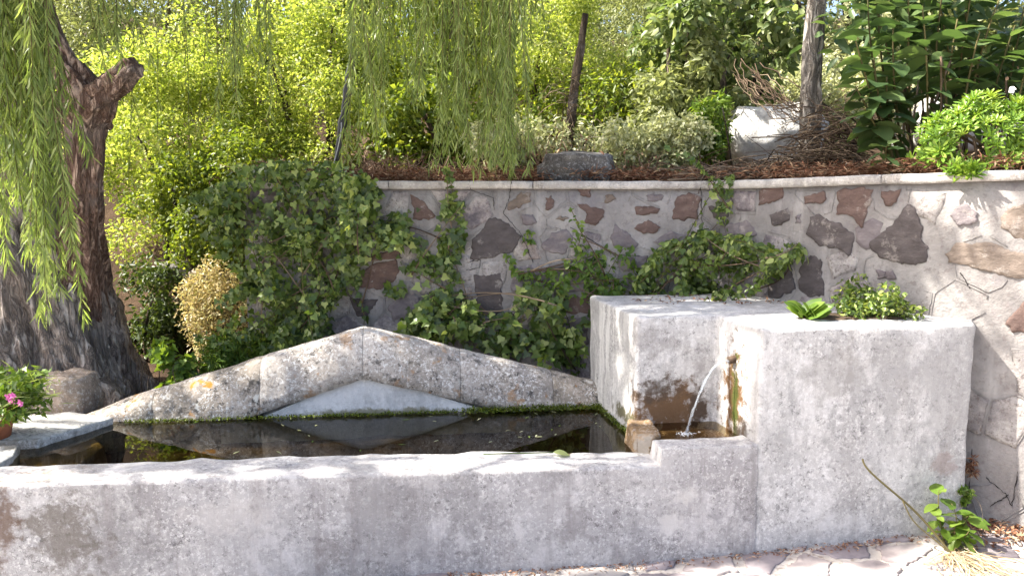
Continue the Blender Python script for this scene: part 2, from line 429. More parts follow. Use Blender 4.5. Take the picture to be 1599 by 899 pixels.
link('mortar_core', me, wm, wall)
# coping: long cast pieces, butted end to end
cm = concrete('coping_concrete', (.33, .3, .28), (.5, .47, .43), .2, stains=(), speck=.5, spots=.25)
cuts = [0, .9, 1.75, WS[4] - .004, WS[4] + .95, WS[8] - .1, WS[9], WS[10], WS[11]]
for a, b in zip(cuts[:-1], cuts[1:]):
    q = np.linspace(a + .003, b - .003, max(3, int((b - a) / .07))); V = []; prof = [(.022, -.046), (.03, -.038), (.03, -.008), (.022, 0), (-.33, 0), (-.345, -.01), (-.345, -.046)]
    for s in q:
        for (o_, z_) in prof: V.append(wall_pt(s, cap_z(s) + z_ + .004 * fbm((s, z_, o_), 6), o_ + .005 * fbm((s, z_ * 9, 4), 9)))
    k = len(prof); F = [(i * k + j, (i + 1) * k + j, (i + 1) * k + (j + 1) % k, i * k + (j + 1) % k) for i in range(len(q) - 1) for j in range(k)]
    e = (len(q) - 1) * k
    T = [(0, j, j + 1) for j in range(1, k - 1)] + [(e, e + j + 1, e + j) for j in range(1, k - 1)]
    link('coping', npmesh('coping', V, [np.array(F), np.array(T)], False), cm, wall)
# bare stones traced from the wall: kind, origin and scale of the tracing, outline
A4 = (700, 230, .367); A5 = (1140, 230, .367); A3 = (300, 220, .378)
TR = [('D', A4, [(95, 470), (97, 400), (185, 300), (225, 305), (315, 375), (265, 450), (190, 470), (110, 475)]),
 ('B', A4, [(255, 265), (260, 230), (310, 190), (350, 195), (345, 230), (300, 258)]),
 ('R', A4, [(410, 210), (440, 200), (455, 230), (435, 265), (415, 262)]),
 ('R', A4, [(555, 180), (605, 172), (608, 210), (590, 213), (560, 205)]),
 ('B', A4, [(665, 205), (700, 197), (713, 220), (700, 235), (670, 232)]),
 ('R', A4, [(545, 240), (590, 245), (670, 270), (660, 305), (625, 332), (580, 315), (590, 285)]),
 ('P', A4, [(838, 205), (870, 195), (915, 205), (905, 225), (850, 228)]),
 ('R', A4, [(795, 250), (850, 247), (905, 260), (895, 285), (830, 288), (795, 285)]),
 ('R', A4, [(975, 210), (1020, 195), (1072, 210), (1062, 305), (950, 308), (955, 270)]),
 ('R', A4, [(790, 345), (810, 325), (850, 308), (900, 340), (870, 365), (830, 368)]),
 ('P', A4, [(400, 420), (440, 360), (500, 350), (530, 380), (500, 450), (420, 450)]),
 ('P', A4, [(690, 370), (710, 325), (760, 370), (810, 410), (790, 430), (700, 420)]),
 ('D', A4, [(110, 545), (225, 530), (230, 700), (200, 720), (125, 715)]),
 ('R', A4, [(480, 640), (600, 640), (600, 705), (520, 710), (485, 695)]),
 ('P', A4, [(315, 290), (360, 285), (380, 320), (340, 335), (318, 325)]),
 ('B', A4, [(455, 305), (480, 287), (515, 300), (490, 312)]),
 ('P', A4, [(870, 400), (950, 360), (1050, 370), (1060, 420), (900, 430)]),
 ('P', A4, [(440, 725), (590, 720), (595, 830), (560, 840), (450, 790)]),
 ('P', A4, [(720, 470), (850, 460), (840, 520), (740, 525)]),
 ('D', A4, [(1105, 250), (1190, 250), (1195, 300), (1130, 300)]),
 ('P', A4, [(1175, 330), (1245, 320), (1245, 380), (1180, 380)]),
 ('R', A5, [(125, 180), (165, 160), (228, 165), (225, 210), (190, 235), (130, 240)]),
 ('D', A5, [(175, 290), (220, 275), (248, 258), (250, 310), (215, 342), (180, 330)]),
 ('R', A5, [(460, 195), (485, 170), (610, 180), (600, 235), (560, 338), (520, 295), (455, 285)]),
 ('D', A5, [(345, 300), (380, 285), (420, 310), (525, 365), (530, 400), (500, 455), (460, 430), (380, 415), (333, 370)]),
 ('D', A5, [(595, 400), (690, 335), (740, 260), (765, 235), (790, 270), (820, 350), (825, 400), (848, 430), (830, 480), (790, 500), (720, 490), (640, 470), (605, 435)]),
 ('R', A5, [(650, 190), (725, 180), (720, 215), (690, 248), (655, 245)]),
 ('R', A5, [(315, 210), (400, 185), (415, 220), (385, 240), (320, 240)]),
 ('P', A5, [(935, 290), (960, 250), (1010, 245), (1060, 280), (1050, 320), (980, 330)]),
 ('B', A5, [(1145, 300), (1180, 260), (1250, 240), (1290, 300), (1290, 400), (1210, 385), (1160, 340)]),
 ('B', A5, [(920, 455), (960, 410), (1030, 410), (1110, 400), (1200, 440), (1270, 450), (1300, 565), (1180, 555), (1080, 520), (1000, 500), (930, 490)]),
 ('D', A5, [(300, 510), (340, 460), (390, 470), (400, 630), (330, 635), (290, 600)]),
 ('D', A5, [(150, 490), (260, 480), (280, 600), (210, 640), (170, 640)]),
 ('P', A5, [(625, 520), (700, 520), (710, 560), (630, 560)]),
 ('R', A5, [(1175, 740), (1230, 680), (1250, 660), (1290, 700), (1280, 800), (1200, 790)]),
 ('P', A5, [(280, 285), (305, 280), (300, 325), (275, 325)]),
 ('P', A5, [(0, 330), (70, 310), (120, 370), (60, 400), (0, 390)]),
 ('R', A3, [(670, 555), (740, 510), (840, 490), (860, 530), (830, 580), (780, 612), (700, 605), (665, 580)]),
 ('D', A3, [(645, 645), (700, 650), (765, 655), (745, 690), (710, 732), (680, 715)]),
 ('R', A3, [(905, 225), (950, 240), (1005, 310), (980, 330), (915, 320)]),
 ('R', A3, [(700, 470), (860, 450), (870, 485), (700, 500)]),
 ('P', A3, [(810, 690), (900, 600), (940, 640), (930, 730), (830, 740)]),
 ('B', A3, [(720, 220), (790, 215), (770, 245), (725, 245)]),
 ('R', A3, [(590, 530), (650, 520), (640, 590), (580, 600)]),
 ('P', A3, [(1010, 400), (1080, 380), (1100, 450), (1040, 480)]),
]
seeds = []; polys = []
for kind, (ox, oy, sc), pts in TR:
    P = np.array([wall_hit(ox + a * sc, oy + b * sc) for a, b in pts]); polys.append(P); seeds.append(P.mean(0))
    Q = ccw(ragged(P, .012))
    link('stone', slab_mesh(Q, lambda u, v, h: wall_pt(u, v, h), R.uniform(.004, .01), .01, .003), WM[kind], wall)
box = (.03, -.1, WS[10], 1.575)
S = poisson(seeds, box, .15)
ridge = Geo()
for k, (p, poly) in enumerate(zip(S, voronoi(S, box, .012))):
    if poly is not None and R.random() < (.62 if p[0] < WS[6] else .3):
        Q = outline(np.array(poly), .02, .0012); Q = np.concatenate([Q, Q[:1]]); okq = [not any(inside(q, P) for P in polys) and fbm((q[0], q[1], 7), 4) > -.22 for q in Q]; run = []
        for q, good in zip(list(Q) + [None], okq + [False]):
            if good: run.append(wall_pt(q[0], q[1], .0015))
            else:
                if len(run) > 3: ridge.tube(np.array(run), .0025, 4)
                run = []
    if poly is None or k < len(seeds): continue
    Q = ccw(outline(np.array(poly), .05, .0035))
    Q = np.array([q for q in Q])
    c_ = Q.mean(0)
    if any(inside(c_, P) for P in polys): continue
    if any(inside(q, P) for q in Q for P in polys):          # keep clear of the bare stones
        Q = c_ + (Q - c_) * .76
    if Q[:, 1].max() < .02 or c_[0] > WS[6] and (c_[1] < .5 or R.random() < .55): continue
    link('stone', slab_mesh(Q, lambda u, v, h: wall_pt(u, v, h), R.uniform(.0015, .0035), .02, .0016), (wsm if c_[0] > WS[6] + .15 else (wsm, wsm2, wsm3, wsm, wsm2, WM['P'])[int(R.integers(6))]), wall)
link('joint_ridges', ridge.mesh('joint_ridges'), wm, wall, 'stuff')
# cracks in the render: raised tubes whose dark colour stands for the shade inside
crack_m = simplemat('crack_shade', (.012, .01, .01), (.03, .025, .022), 20)
for pts in ([(733, 281), (736, 297), (770, 309), (772, 328)], [(800, 283), (795, 310), (786, 333), (816, 369)], [(815, 369), (833, 410)], [(730, 410), (750, 405), (749, 418), (728, 422)],
            [(1590, 735), (1580, 790), (1570, 770), (1540, 745)], [(1545, 790), (1575, 772)], [(1500, 425), (1515, 450)], [(1095, 292), (1096, 350)], [(1000, 400), (960, 398), (890, 355)], [(1518, 700), (1512, 790)]):
    P = np.array([wall_hit(*p) for p in pts]); m = np.linspace(0, len(P) - 1, len(P) * 7)
    P = np.stack([np.interp(m, np.arange(len(P)), P[:, k]) for k in (0, 1)], 1) + R.normal(size=(len(m), 2)) * .002
    g = Geo(); g.tube(np.array([wall_pt(u, v, .0045 if v < cap_z(u) - .05 else .031) for u, v in P]), .0019 * R.uniform(.4, 1.3, len(P)), 4)
    link('crack', g.mesh('crack'), crack_m, wall)

# ------------------------------------------------------------------ fountain: trough, gable and spout block
YAW = math.radians(6.5); FO = np.array([.614, 3.18]); E1 = np.array([math.cos(YAW), math.sin(YAW)]); E2 = np.array([-math.sin(YAW), math.cos(YAW)])
def FL(a, b, z): q = FO + E1 * a + E2 * b; return np.array([q[0], q[1], z])
def inv(X_, Y_): d = np.array([X_, Y_]) - FO; return float(d @ E1), float(d @ E2)
fountain = thing('stone_fountain', 'old grey concrete washing trough with low gabled back and square spout block', 'fountain', tuple(FL(-.8, .4, 0)))
def rough(bm, amp, bev, step, seed=0, keep=None):
    if bev:
        ed = [e for e in bm.edges if len(e.link_faces) == 2 and e.calc_face_angle(0) > .5]
        bmesh.ops.bevel(bm, geom=ed, offset=bev, segments=3, profile=.6, affect='EDGES', clamp_overlap=True)
    for ax in range(3):
        d = Vector((E1[0], E1[1], 0)) if ax == 0 else Vector((E2[0], E2[1], 0)) if ax == 1 else Vector((0, 0, 1))
        pr = [v.co.dot(d) for v in bm.verts]; lo, hi = min(pr), max(pr); n = int((hi - lo) / step)
        for k in range(1, n):
            bmesh.ops.bisect_plane(bm, geom=bm.verts[:] + bm.edges[:] + bm.faces[:], plane_co=d * (lo + (hi - lo) * k / n), plane_no=d, dist=1e-5)
    bm.normal_update()
    mv = [(v, v.normal * amp * (fbm(v.co, 4.5) * 1.2 + .55 * fbm(v.co + Vector((9, 3, seed)), 17))) for v in bm.verts]
    for v, d in mv: v.co += d
def prism(name, pts, ztop, zbot, mat, parent, bev=.012, amp=.006, step=.07, kind=None):
    """plan polygon (local a, b); ztop a number or one per corner"""
    bm = bmesh.new(); n = len(pts); zt = ztop if isinstance(ztop, (list, tuple)) else [ztop] * n
    lo = [bm.verts.new(FL(a, b, zbot)) for a, b in pts]; up = [bm.verts.new(FL(a, b, z)) for (a, b), z in zip(pts, zt)]
    bm.faces.new(lo[::-1]); bm.faces.new(up)
    for k in range(n): bm.faces.new((lo[k], lo[(k + 1) % n], up[(k + 1) % n], up[k]))
    bmesh.ops.recalc_face_normals(bm, faces=bm.faces[:]); rough(bm, amp, bev, step)
    me = bpy.data.meshes.new(name); bm.to_mesh(me); bm.free()
    me.polygons.foreach_set('use_smooth', np.ones(len(me.polygons), bool)); me.set_sharp_from_angle(angle=math.radians(38))
    return link(name, me, mat, parent, kind)
def loc(a, b, z): return tuple(FL(a, b, z))
BROWN = (.13, .07, .03); DARK = (.07, .055, .045); MOSS = (.05, .075, .012)
front_m = concrete('trough_render', (.34, .325, .325), (.48, .465, .46), .45, (.2, .175, .17), [
    (loc(-2.35, 0, .25), (.2, .3, .22), (.14, .12, .1), .75), (loc(-2.62, 0, .3), (.12, .3, .25), (.14, .09, .065), .8),
    (loc(-1.35, 0, .12), (.1, .2, .09), (.17, .15, .14), .5), (loc(-.35, 0, .18), (.12, .2, .12), (.17, .15, .145), .45), (loc(.25, 0, .2), (.05, .1, .04), (.2, .19, .2), .5), (loc(.05, 0, .17), (.07, .1, .06), (.6, .58, .56), .7), (loc(.12, 0, .3), (.08, .1, .05), (.62, .6, .57), .6), (loc(-1.75, 0, .3), (.3, .1, .1), (.55, .52, .5), .45),
    (loc(-2.4, .1, .5), (.3, .16, .08), (.2, .14, .085), .55), (loc(.0, .22, .45), (.16, .1, .06), (.1, .09, .07), .7)], .75)
block_m = concrete('block_render', (.4, .39, .385), (.55, .54, .53), .35, (.24, .215, .2), [
    (loc(.18, .37, .56), (.27, .15, .2), BROWN, .95), (loc(.12, .37, .66), (.13, .1, .09), DARK, .7), (loc(.3, .37, .56), (.06, .1, .16), DARK, .8), (loc(.4, .2, .64), (.12, .13, .34), BROWN, 1.0), (loc(.4, .19, .62), (.1, .045, .3), MOSS, .85),
    (loc(.42, .13, .52), (.1, .1, .08), DARK, .8), (loc(.12, .37, .88), (.22, .06, .1), (.2, .18, .17), .45), (loc(.3, .37, .78), (.05, .06, .12), (.19, .17, .17), .5), (loc(.75, .0, .8), (.2, .1, .14), (.27, .255, .24), .5), (loc(1.27, 0, .38), (.09, .1, .07), (.3, .24, .22), .6),
    (loc(-.03, .5, .5), (.06, .3, .06), (.09, .08, .03), .9)], .8, lime=.9, limeat=(loc(-.1, .72, .72), (.16, .5, .6), .1, 9, .3))
# front wall with its raised sill before the spout basin
bm = bmesh.new(); prof = [(-3.6, -.15), (.43, -.15), (.43, .509), (0, .506), (0, .43), (-1.1, .44), (-2.2, .452), (-3.6, .47)]
fr = [bm.verts.new(FL(a, -.004, z)) for a, z in prof]; bk = [bm.verts.new(FL(a, .13, z)) for a, z in prof]
bm.faces.new(fr); bm.faces.new(bk[::-1])
for k in range(8): bm.faces.new((fr[k], bk[k], bk[(k + 1) % 8], fr[(k + 1) % 8]))
bmesh.ops.recalc_face_normals(bm, faces=bm.faces[:]); rough(bm, .009, .013, .07)
me = bpy.data.meshes.new('front_wall'); bm.to_mesh(me); bm.free(); me.polygons.foreach_set('use_smooth', np.ones(len(me.polygons), bool)); me.set_sharp_from_angle(angle=math.radians(38))
link('front_wall', me, front_m, fountain)
prism('inner_rim', [(-3.6, .1), (0, .1), (0.01, .19), (-.55, .25), (-1.2, .27), (-2.0, .24), (-3.6, .2)], [.467, .428, .426, .43, .437, .45, .467], -.1, front_m, fountain, .01, .009)
blk = prism('spout_block', [(.42, 0), inv(1.985, 3.34), inv(2.14, 3.62), inv(1.3, 4.5), inv(.43, 4.29), inv(.571, 3.557), inv(.952, 3.608)], 1.0, -.15, block_m, fountain, .018, .008)
basin_m = concrete('basin_stone', (.12, .08, .045), (.22, .15, .085), .3, DARK, [], .5)
prism('basin_floor', [(.0, .15), (.42, .15), (.4, .42), (.0, .42)], .462, .3, basin_m, fountain, .0, .004)
prism('basin_lip', [(-.055, .2), (.02, .15), (.05, .165), (.075, .395), (-.03, .4)], [.5, .512, .512, .518, .524], .2, concrete('lip_stone', (.15, .095, .05), (.3, .2, .11), .3, DARK, [(loc(0, .17, .45), (.1, .07, .08), (.3, .28, .25), .8)], .5), fountain, .03, .02, .03)
# spill teeth under the lip
for k in range(4):
    prism('spill_rib', [(-.045 + k * .014, .185 - k * .006), (-.036 + k * .014, .185 - k * .006), (-.036 + k * .014, .2), (-.045 + k * .014, .2)], .49, .40, basin_m, fountain, .0, .002, .05)
pool_m = simplemat('pool_silt', (.012, .012, .008), (.035, .03, .018), 5, .9)
prism('pool_floor', [(-2.75, .1), (.3, .1), (.3, 1.1), (-2.75, 1.1)], .06, -.1, pool_m, fountain, 0, .01, .2)
shelf_m = simplemat('shelf_slime', (.12, .08, .035), (.34, .24, .1), 6, .8)
prism('submerged_shelf', [(-2.9, .12), (-2.48, .12), (-2.46, .7), (-2.62, .9), (-2.9, .9)], .385, .0, shelf_m, fountain, .015, .01)
slab_m = concrete('rim_slab', (.33, .33, .32), (.52, .51, .48), .15, DARK, [(loc(-2.7, .5, .45), (.4, .1, .1), (.12, .09, .05), .6)], .9, spots=.45)
prism('rim_slab', [(-2.98, .53), (-2.69, .55), (-2.62, .68), (-2.5, .92), (-2.75, 1.02), (-2.98, .9)], [.475, .465, .462, .455, .47, .48], .3, slab_m, fountain, .014, .01)
prism('rim_slab', [(-3.2, .1), (-2.72, .15), (-2.7, .36), (-2.74, .5), (-3.2, .45)], [.48, .462, .462, .462, .48], .3, slab_m, fountain, .014, .01)
# gable: three coping stones to each side of the ridge, round a recessed plaster panel
gable_m = concrete('gable_stone', (.3, .27, .24), (.5, .455, .41), .1, DARK, [], 1.15, spots=.9, lichen=.5)
gable_l = concrete('gable_stone_lichen', (.24, .21, .17), (.44, .38, .32), .1, DARK, [], 1.15, spots=.95, lichen=1.0)
AP = -1.28
def gtop(a): return .873 + (a - AP) * (.365 / 1.24) if a < AP else .873 - (a - AP) * (.325 / 1.22)
def gbot(a): return max(.3, .616 + (a - AP) * (.19 / .6) if a < AP else .616 - (a - AP) * (.19 / .74))
for a0, a1, mm in ((-2.75, -2.33, gable_l), (-2.33, -1.8, gable_l), (-1.8, AP, gable_m), (AP, -.78, gable_m), (-.78, -.29, gable_m), (-.29, .03, gable_l)):
    n = max(6, int((a1 - a0) / .025)); V = []
    u = np.linspace(a0 + .001, a1 - .001, n); k = 26
    for a in u:
        zt, zb = gtop(a), gbot(a)
        if a < -2.5: zt += (a + 2.5) * .1
        prof = np.array([(.93, zb), (.93 + .02 * (zt - .45) / .4, zb + (zt - zb) * .3), (.955, zt - .1 * (zt - zb) - .03), (.985, zt - .022), (1.03, zt), (1.1, zt - .004), (1.15, zt - .025), (1.165, zt - .09), (1.17, .2), (.94, .2)] if zb <= .3001 else
                        [(.925, zb), (.93, zb + (zt - zb) * .35), (.955, zt - .06), (.985, zt - .022), (1.03, zt), (1.1, zt - .004), (1.15, zt - .025), (1.165, zt - .09), (1.17, .2), (1.0, .2), (.985, zb - .003)])
        L = np.concatenate([[0], np.cumsum(np.linalg.norm(np.diff(prof, axis=0), axis=1))]); q = np.linspace(0, L[-1], k)
        for b, z in zip(np.interp(q, L, prof[:, 0]), np.interp(q, L, prof[:, 1])):
            e = min(a - a0, a1 - a); rnd = .004 * max(0, 1 - e / .012)
            d = .011 * fbm((a, b, z), 5) + .006 * fbm((a, b, z), 22)
            V.append(FL(a, b - d + rnd, z + d * .7 - rnd))
    F = [(i * k + j, (i + 1) * k + j, (i + 1) * k + (j + 1) % k, i * k + (j + 1) % k) for i in range(n - 1) for j in range(k)]
    e = (n - 1) * k
    T = [(0, j, j + 1) for j in range(1, k - 1)] + [(e, e + j + 1, e + j) for j in range(1, k - 1)]
    link('gable_stone', npmesh('gable_stone', V, [np.array(F)]), mm, fountain)
panel_m = concrete('panel_plaster', (.5, .51, .52), (.64, .65, .66), .25, (.34, .34, .33), [(loc(-1.2, .95, .43), (.9, .1, .035), (.16, .15, .08), .8)], .35)
prism('gable_panel', [(-2.0, .945), (-.4, .945), (-.4, 1.04), (-2.0, 1.04)], .4, .1, panel_m, fountain, 0, .002, .2)
bm = bmesh.new()
fr = [bm.verts.new(FL(a, .948, z)) for a, z in ((-1.95, .36), (-.45, .36), (AP, .64))]; bk = [bm.verts.new(FL(a, 1.03, z)) for a, z in ((-1.95, .36), (-.45, .36), (AP, .64))]
bm.faces.new(fr); bm.faces.new(bk[::-1])
for k in range(3): bm.faces.new((fr[k], bk[k], bk[(k + 1) % 3], fr[(k + 1) % 3]))
bmesh.ops.recalc_face_normals(bm, faces=bm.faces[:]); rough(bm, .003, 0, .06)
me = bpy.data.meshes.new('gable_panel'); bm.to_mesh(me); bm.free(); link('gable_panel', me, panel_m, fountain)
# spout pipe in the cheek of the block
iron = simplemat('rusty_iron', (.03, .025, .02), (.1, .06, .035), 40, .6)
sp = FL(.412, .2, .835); g = Geo()
P = bez(sp + np.array([.06, .01, .0]), sp + np.array([0, 0, .003]), sp + np.array([-.045, -.005, -.008]), 6)
g.tube(P, .017, 14); spout = link('spout', g.mesh('spout'), iron, fountain)
g = Geo(); g.tube(P[:3] + np.array([.004, 0, 0]), [.034, .034, .03], 14); link('collar', g.mesh('collar'), iron, spout)
# moss along the waterline of the gable
moss_m = leafmat('moss', [(.03, .045, .006), (.09, .13, .012), (.2, .24, .02)], .2)
n = 3800; a = R.uniform(-2.45, -.02, n); a[:1500] = R.uniform(-.75, -.02, 1500)
P = np.array([FL(x, .925 + R.normal() * .006 - (.03 * R.random() ** 3 if x > -.8 else 0), .428 + abs(R.normal()) * (.012 if x > -.8 else .005)) for x in a])
me = leafmesh('moss', P, rnd_dir(n) + [0, -.5, .3], rnd_dir(n) + [0, -.5, .6], R.uniform(.006, .014, n), .008, 'rhomb')
link('moss', me, moss_m, fountain, 'stuff')
q0 = np.array([.562, 3.59]); q1 = np.array([.44, 4.23]); n = 900; u = R.random(n)[:, None]
P = np.concatenate([q0 + (q1 - q0) * u + R.normal(size=(n, 2)) * .006 - [.008, 0], np.full((n, 1), .43) + np.abs(R.normal(size=(n, 1))) * .01], 1)
link('moss', leafmesh('moss', P, rnd_dir(n) + [-.5, 0, .3], rnd_dir(n) + [-.5, 0, .6], R.uniform(.006, .013, n), .008, 'rhomb'), moss_m, fountain, 'stuff')
# planter pocket on the block
soil = simplemat('planter_soil', (.03, .022, .015), (.1, .07, .045), 30, .95)
Q = ccw(ragged(np.array([W(1250, 497, 3.49)[:2], W(1300, 501, 3.45)[:2], W(1400, 500, 3.46)[:2], W(1425, 494, 3.53)[:2], W(1400, 488, 3.62)[:2], W(1270, 488, 3.63)[:2]]), .02))
link('planter_soil', slab_mesh(Q, lambda u, v, h: np.array([u, v, 1.0 + h]), .012, .03, .003), soil, fountain)

# ------------------------------------------------------------------ water
def watermat(name, tint, rough, bscale, bstr, ring=None):
    t = NT(name); fr = t.add('ShaderNodeFresnel'); fr.inputs['IOR'].default_value = 1.333
    tr = t.add('ShaderNodeBsdfTransparent'); tr.inputs[0].default_value = (*tint, 1)
    gl = t.add('ShaderNodeBsdfGlossy'); gl.inputs['Roughness'].default_value = rough
    bp = t.add('ShaderNodeBump'); bp.inputs['Strength'].default_value = bstr; bp.inputs['Distance'].default_value = .01
    hgt = t.noise(bscale, 2)
    if ring is not None:
        dd = t.add('ShaderNodeVectorMath', operation='DISTANCE'); t.ln(t.pos(), dd.inputs[0]); dd.inputs[1].default_value = ring
        hgt = t.math('ADD', t.math('MULTIPLY', hgt, .6), t.math('DIVIDE', t.math('SINE', t.math('MULTIPLY', dd.outputs['Value'], 420.)), t.math('ADD', t.math('MULTIPLY', dd.outputs['Value'], 30.), 1.)))
    t.ln(hgt, bp.inputs['Height']); t.ln(bp.outputs[0], gl.inputs['Normal']); t.ln(bp.outputs[0], fr.inputs['Normal'])
    mx = t.add('ShaderNodeMixShader'); t.ln(fr.outputs[0], mx.inputs[0]); t.ln(tr.outputs[0], mx.inputs[1]); t.ln(gl.outputs[0], mx.inputs[2])
    return t.done(mx)
wm_pool = watermat('pool_water', (.5, .47, .32), .003, 5, .006)
def sheet(name, pts, z, mat):
    V = [FL(a, b, z) for a, b in pts]; n = len(V)
    c = np.mean(V, 0); return link(name, npmesh(name, V + [c], [np.array([(k, (k + 1) % n, n) for k in range(n)])]), mat, kind='structure')
sheet('trough_water', [(-2.8, .1), (-.02, .1), (-.02, .6), (.0, 1.0), (-2.8, 1.0)], .4255, wm_pool)
sheet('basin_water', [(.03, .12), (.44, .12), (.42, .42), (.03, .42)], .497, watermat('basin_water', (.72, .62, .42), .02, 45, .2, (*W(1072, 668, 3.40)[:2], .497)))
jm = NT('falling_water'); b = jm.bsdf((.9, .95, 1), .06, .5); b.inputs['Transmission Weight'].default_value = .85; b.inputs['IOR'].default_value = 1.33; jet_m = jm.done(b)
jet = thing('water_jet', 'thin clear jet of water arcing from the spout into the small basin', 'water jet', tuple(FL(.2, .2, .497)))
s0 = sp + np.array([-.045, -.005, -.012]); land = W(1072, 668, 3.40); land[2] = .497; tt = np.linspace(0, 1, 30)
P = np.stack([s0[0] + (land[0] - s0[0]) * tt, s0[1] + (land[1] - s0[1]) * tt, s0[2] + .05 * tt - (s0[2] + .05 - .497) * tt ** 2], 1)
g = Geo(); g.tube(P, (.0042 - .0018 * tt) * (1 + .18 * R.normal(size=30)), 8)
for k in range(3):
    off = R.normal(size=3) * .003; g.tube(P[6:] + off + R.normal(size=(24, 3)) * .0015, .0011, 5)
for k in range(40):
    i = int(R.integers(14, 29)); q = P[i] + R.normal(size=3) * (.002 + .004 * i / 29); g.tube(np.array([q, q - [.0005, 0, .006]]), R.uniform(.0008, .002), 5)
link('stream', g.mesh('stream'), jet_m, jet)
fm = NT('water_foam'); foam_m = fm.done(fm.bsdf((.8, .82, .83), .3, .5))
bm = bmesh.new()
for k in range(110):
    r = abs(R.normal()) * .02; th = R.random() * 6.28
    mtx = Matrix.Translation(Vector(land) + Vector((math.cos(th) * r * 1.35, math.sin(th) * r, .001 + abs(R.normal()) * .003)))
    bmesh.ops.create_icosphere(bm, subdivisions=1, radius=R.uniform(.0008, .0028), matrix=mtx)
me = bpy.data.meshes.new('splash_foam'); bm.to_mesh(me); bm.free(); link('splash_foam', me, foam_m, jet, 'stuff')

# ------------------------------------------------------------------ foliage materials
M_bright = leafmat('bright_leaf', [(.09, .15, .025), (.21, .28, .05), (.37, .42, .09), (.55, .56, .22)], .52, (1.55, 1.55, .8))
M_mid = leafmat('mid_leaf', [(.06, .1, .016), (.14, .2, .03), (.27, .31, .06)], .48)
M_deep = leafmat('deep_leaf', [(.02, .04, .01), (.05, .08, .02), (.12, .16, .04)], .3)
M_olive = leafmat('olive_leaf', [(.1, .12, .045), (.22, .25, .1), (.38, .4, .2)], .4, (1.5, 1.5, .9))
M_dark = leafmat('dark_leaf', [(.06, .1, .035), (.15, .2, .065), (.36, .39, .19)], .42, (1.5, 1.55, .85))
M_willow = leafmat('willow_leaf', [(.12, .16, .055), (.23, .29, .085), (.4, .44, .17)], .48, (1.5, 1.6, .8))
M_ivy = leafmat('ivy_leaf', [(.025, .052, .013), (.075, .13, .026), (.18, .25, .055), (.4, .46, .16)], .36, rough=.33, spec=.45)
M_pale = leafmat('pale_leaf', [(.27, .3, .14), (.44, .46, .25), (.6, .59, .38)], .35, (1.3, 1.3, .9))
M_big = leafmat('big_leaf', [(.045, .085, .035), (.085, .14, .05), (.15, .21, .075)], .34, (1.5, 1.55, .8), rough=.4)
M_succ = leafmat('succulent_leaf', [(.1, .2, .025), (.18, .3, .04), (.3, .4, .07)], .25, rough=.35)
M_weed = leafmat('weed_leaf', [(.06, .12, .02), (.12, .2, .03), (.22, .3, .06)], .38)
M_dry = tintmat('dry_leaf', [(.08, .035, .02), (.18, .08, .045), (.28, .15, .09), (.42, .3, .19)])
M_twig = tintmat('dry_twig', [(.05, .034, .024), (.11, .075, .05), (.26, .2, .14)])
M_brush = tintmat('dead_brush', [(.1, .055, .035), (.2, .12, .08), (.36, .26, .18)])
M_stem = tintmat('green_stem', [(.05, .05, .02), (.1, .08, .035), (.14, .12, .05)])
def barkmat(name, a, b, d, sc=(15, 15, 2.4)):
    t = NT(name); n1 = t.math('MULTIPLY', t.math('ABSOLUTE', t.math('SUBTRACT', t.noise(1, 6, .62, t.mapped(sc), .9), .5)), 2.0)
    c = t.ramp(n1, [(.0, a), (.1, b), (.38, d)]); c = t.mix(t.ramp(t.noise(55, 5, .7), [(.35, .4), (.55, 0.)]), c, tuple(x * .5 for x in b))
    c = t.mix(t.math('MULTIPLY', t.ramp(t.noise(3, 6, .7), [(.5, 0.), (.64, 1.)]), .45), c, (.34, .31, .29))
    return t.done(t.bsdf(c, .92, .15, t.math('ADD', t.ramp(n1, [(0., 0.), (.22, 1.)]), t.math('MULTIPLY', t.noise(60, 5, .7), .3)), 1.0, .022))
M_bark = barkmat('willow_bark', (.17, .135, .115), (.42, .35, .3), (.56, .49, .43))
M_bark2 = barkmat('red_bark', (.1, .058, .043), (.26, .165, .125), (.44, .33, .26), (22, 22, 4))
M_pale_bark = barkmat('pale_bark', (.14, .12, .1), (.33, .29, .25), (.5, .46, .4), (20, 20, 6))
M_branch = barkmat('branch_bark', (.04, .03, .022), (.1, .075, .055), (.18, .14, .1))

# ------------------------------------------------------------------ background shrubs and trees
def shrub(name, label, cat, c, rad, m, nleaf, L, Wd, mat, kind='rhomb', stems=7, group=None, rr=(.25, .45), bark=M_branch, shell=.45, stemr=.03, up=.5):
    base = np.array([c[0], c[1], hz(c[0], c[1])])
    t = thing(name, label, cat, tuple(base), group)
    C, r = crown_clumps(c, rad, m, rr)
    C[:, 2] = np.maximum(C[:, 2], base[2] + .1)
    P, D, N = clump_leaves(C, r, nleaf, shell=shell, up=up)
    sz = R.uniform(.7, 1.25, nleaf)
    link('crown', leafmesh('crown', P, D, N, L * sz, Wd * sz, kind, np.clip(.5 + .33 * R.normal(size=nleaf), 0, 1)), mat, t, 'stuff')
    for k in range(stems):
        e = C[int(R.integers(m))]; b0 = base + np.append(R.normal(size=2) * .08, -.05)
        md = (b0 + e) / 2 + np.append(R.normal(size=2) * .12, .25); g = Geo(); g.tube(bez(b0, md, e, 10), np.linspace(stemr, stemr * .25, 10), 7)
        link('stem', g.mesh('stem'), bark, t)
    return t
BG = 'hillside trees beyond the garden'
shrub('leafy_shrub', 'bright yellow-green leafy shrub just right of the willow stub', 'shrub', W(285, 225, 6.5), (.82, .6, .92), 80, 36000, .036, .018, M_bright, stems=6, rr=(.14, .3))
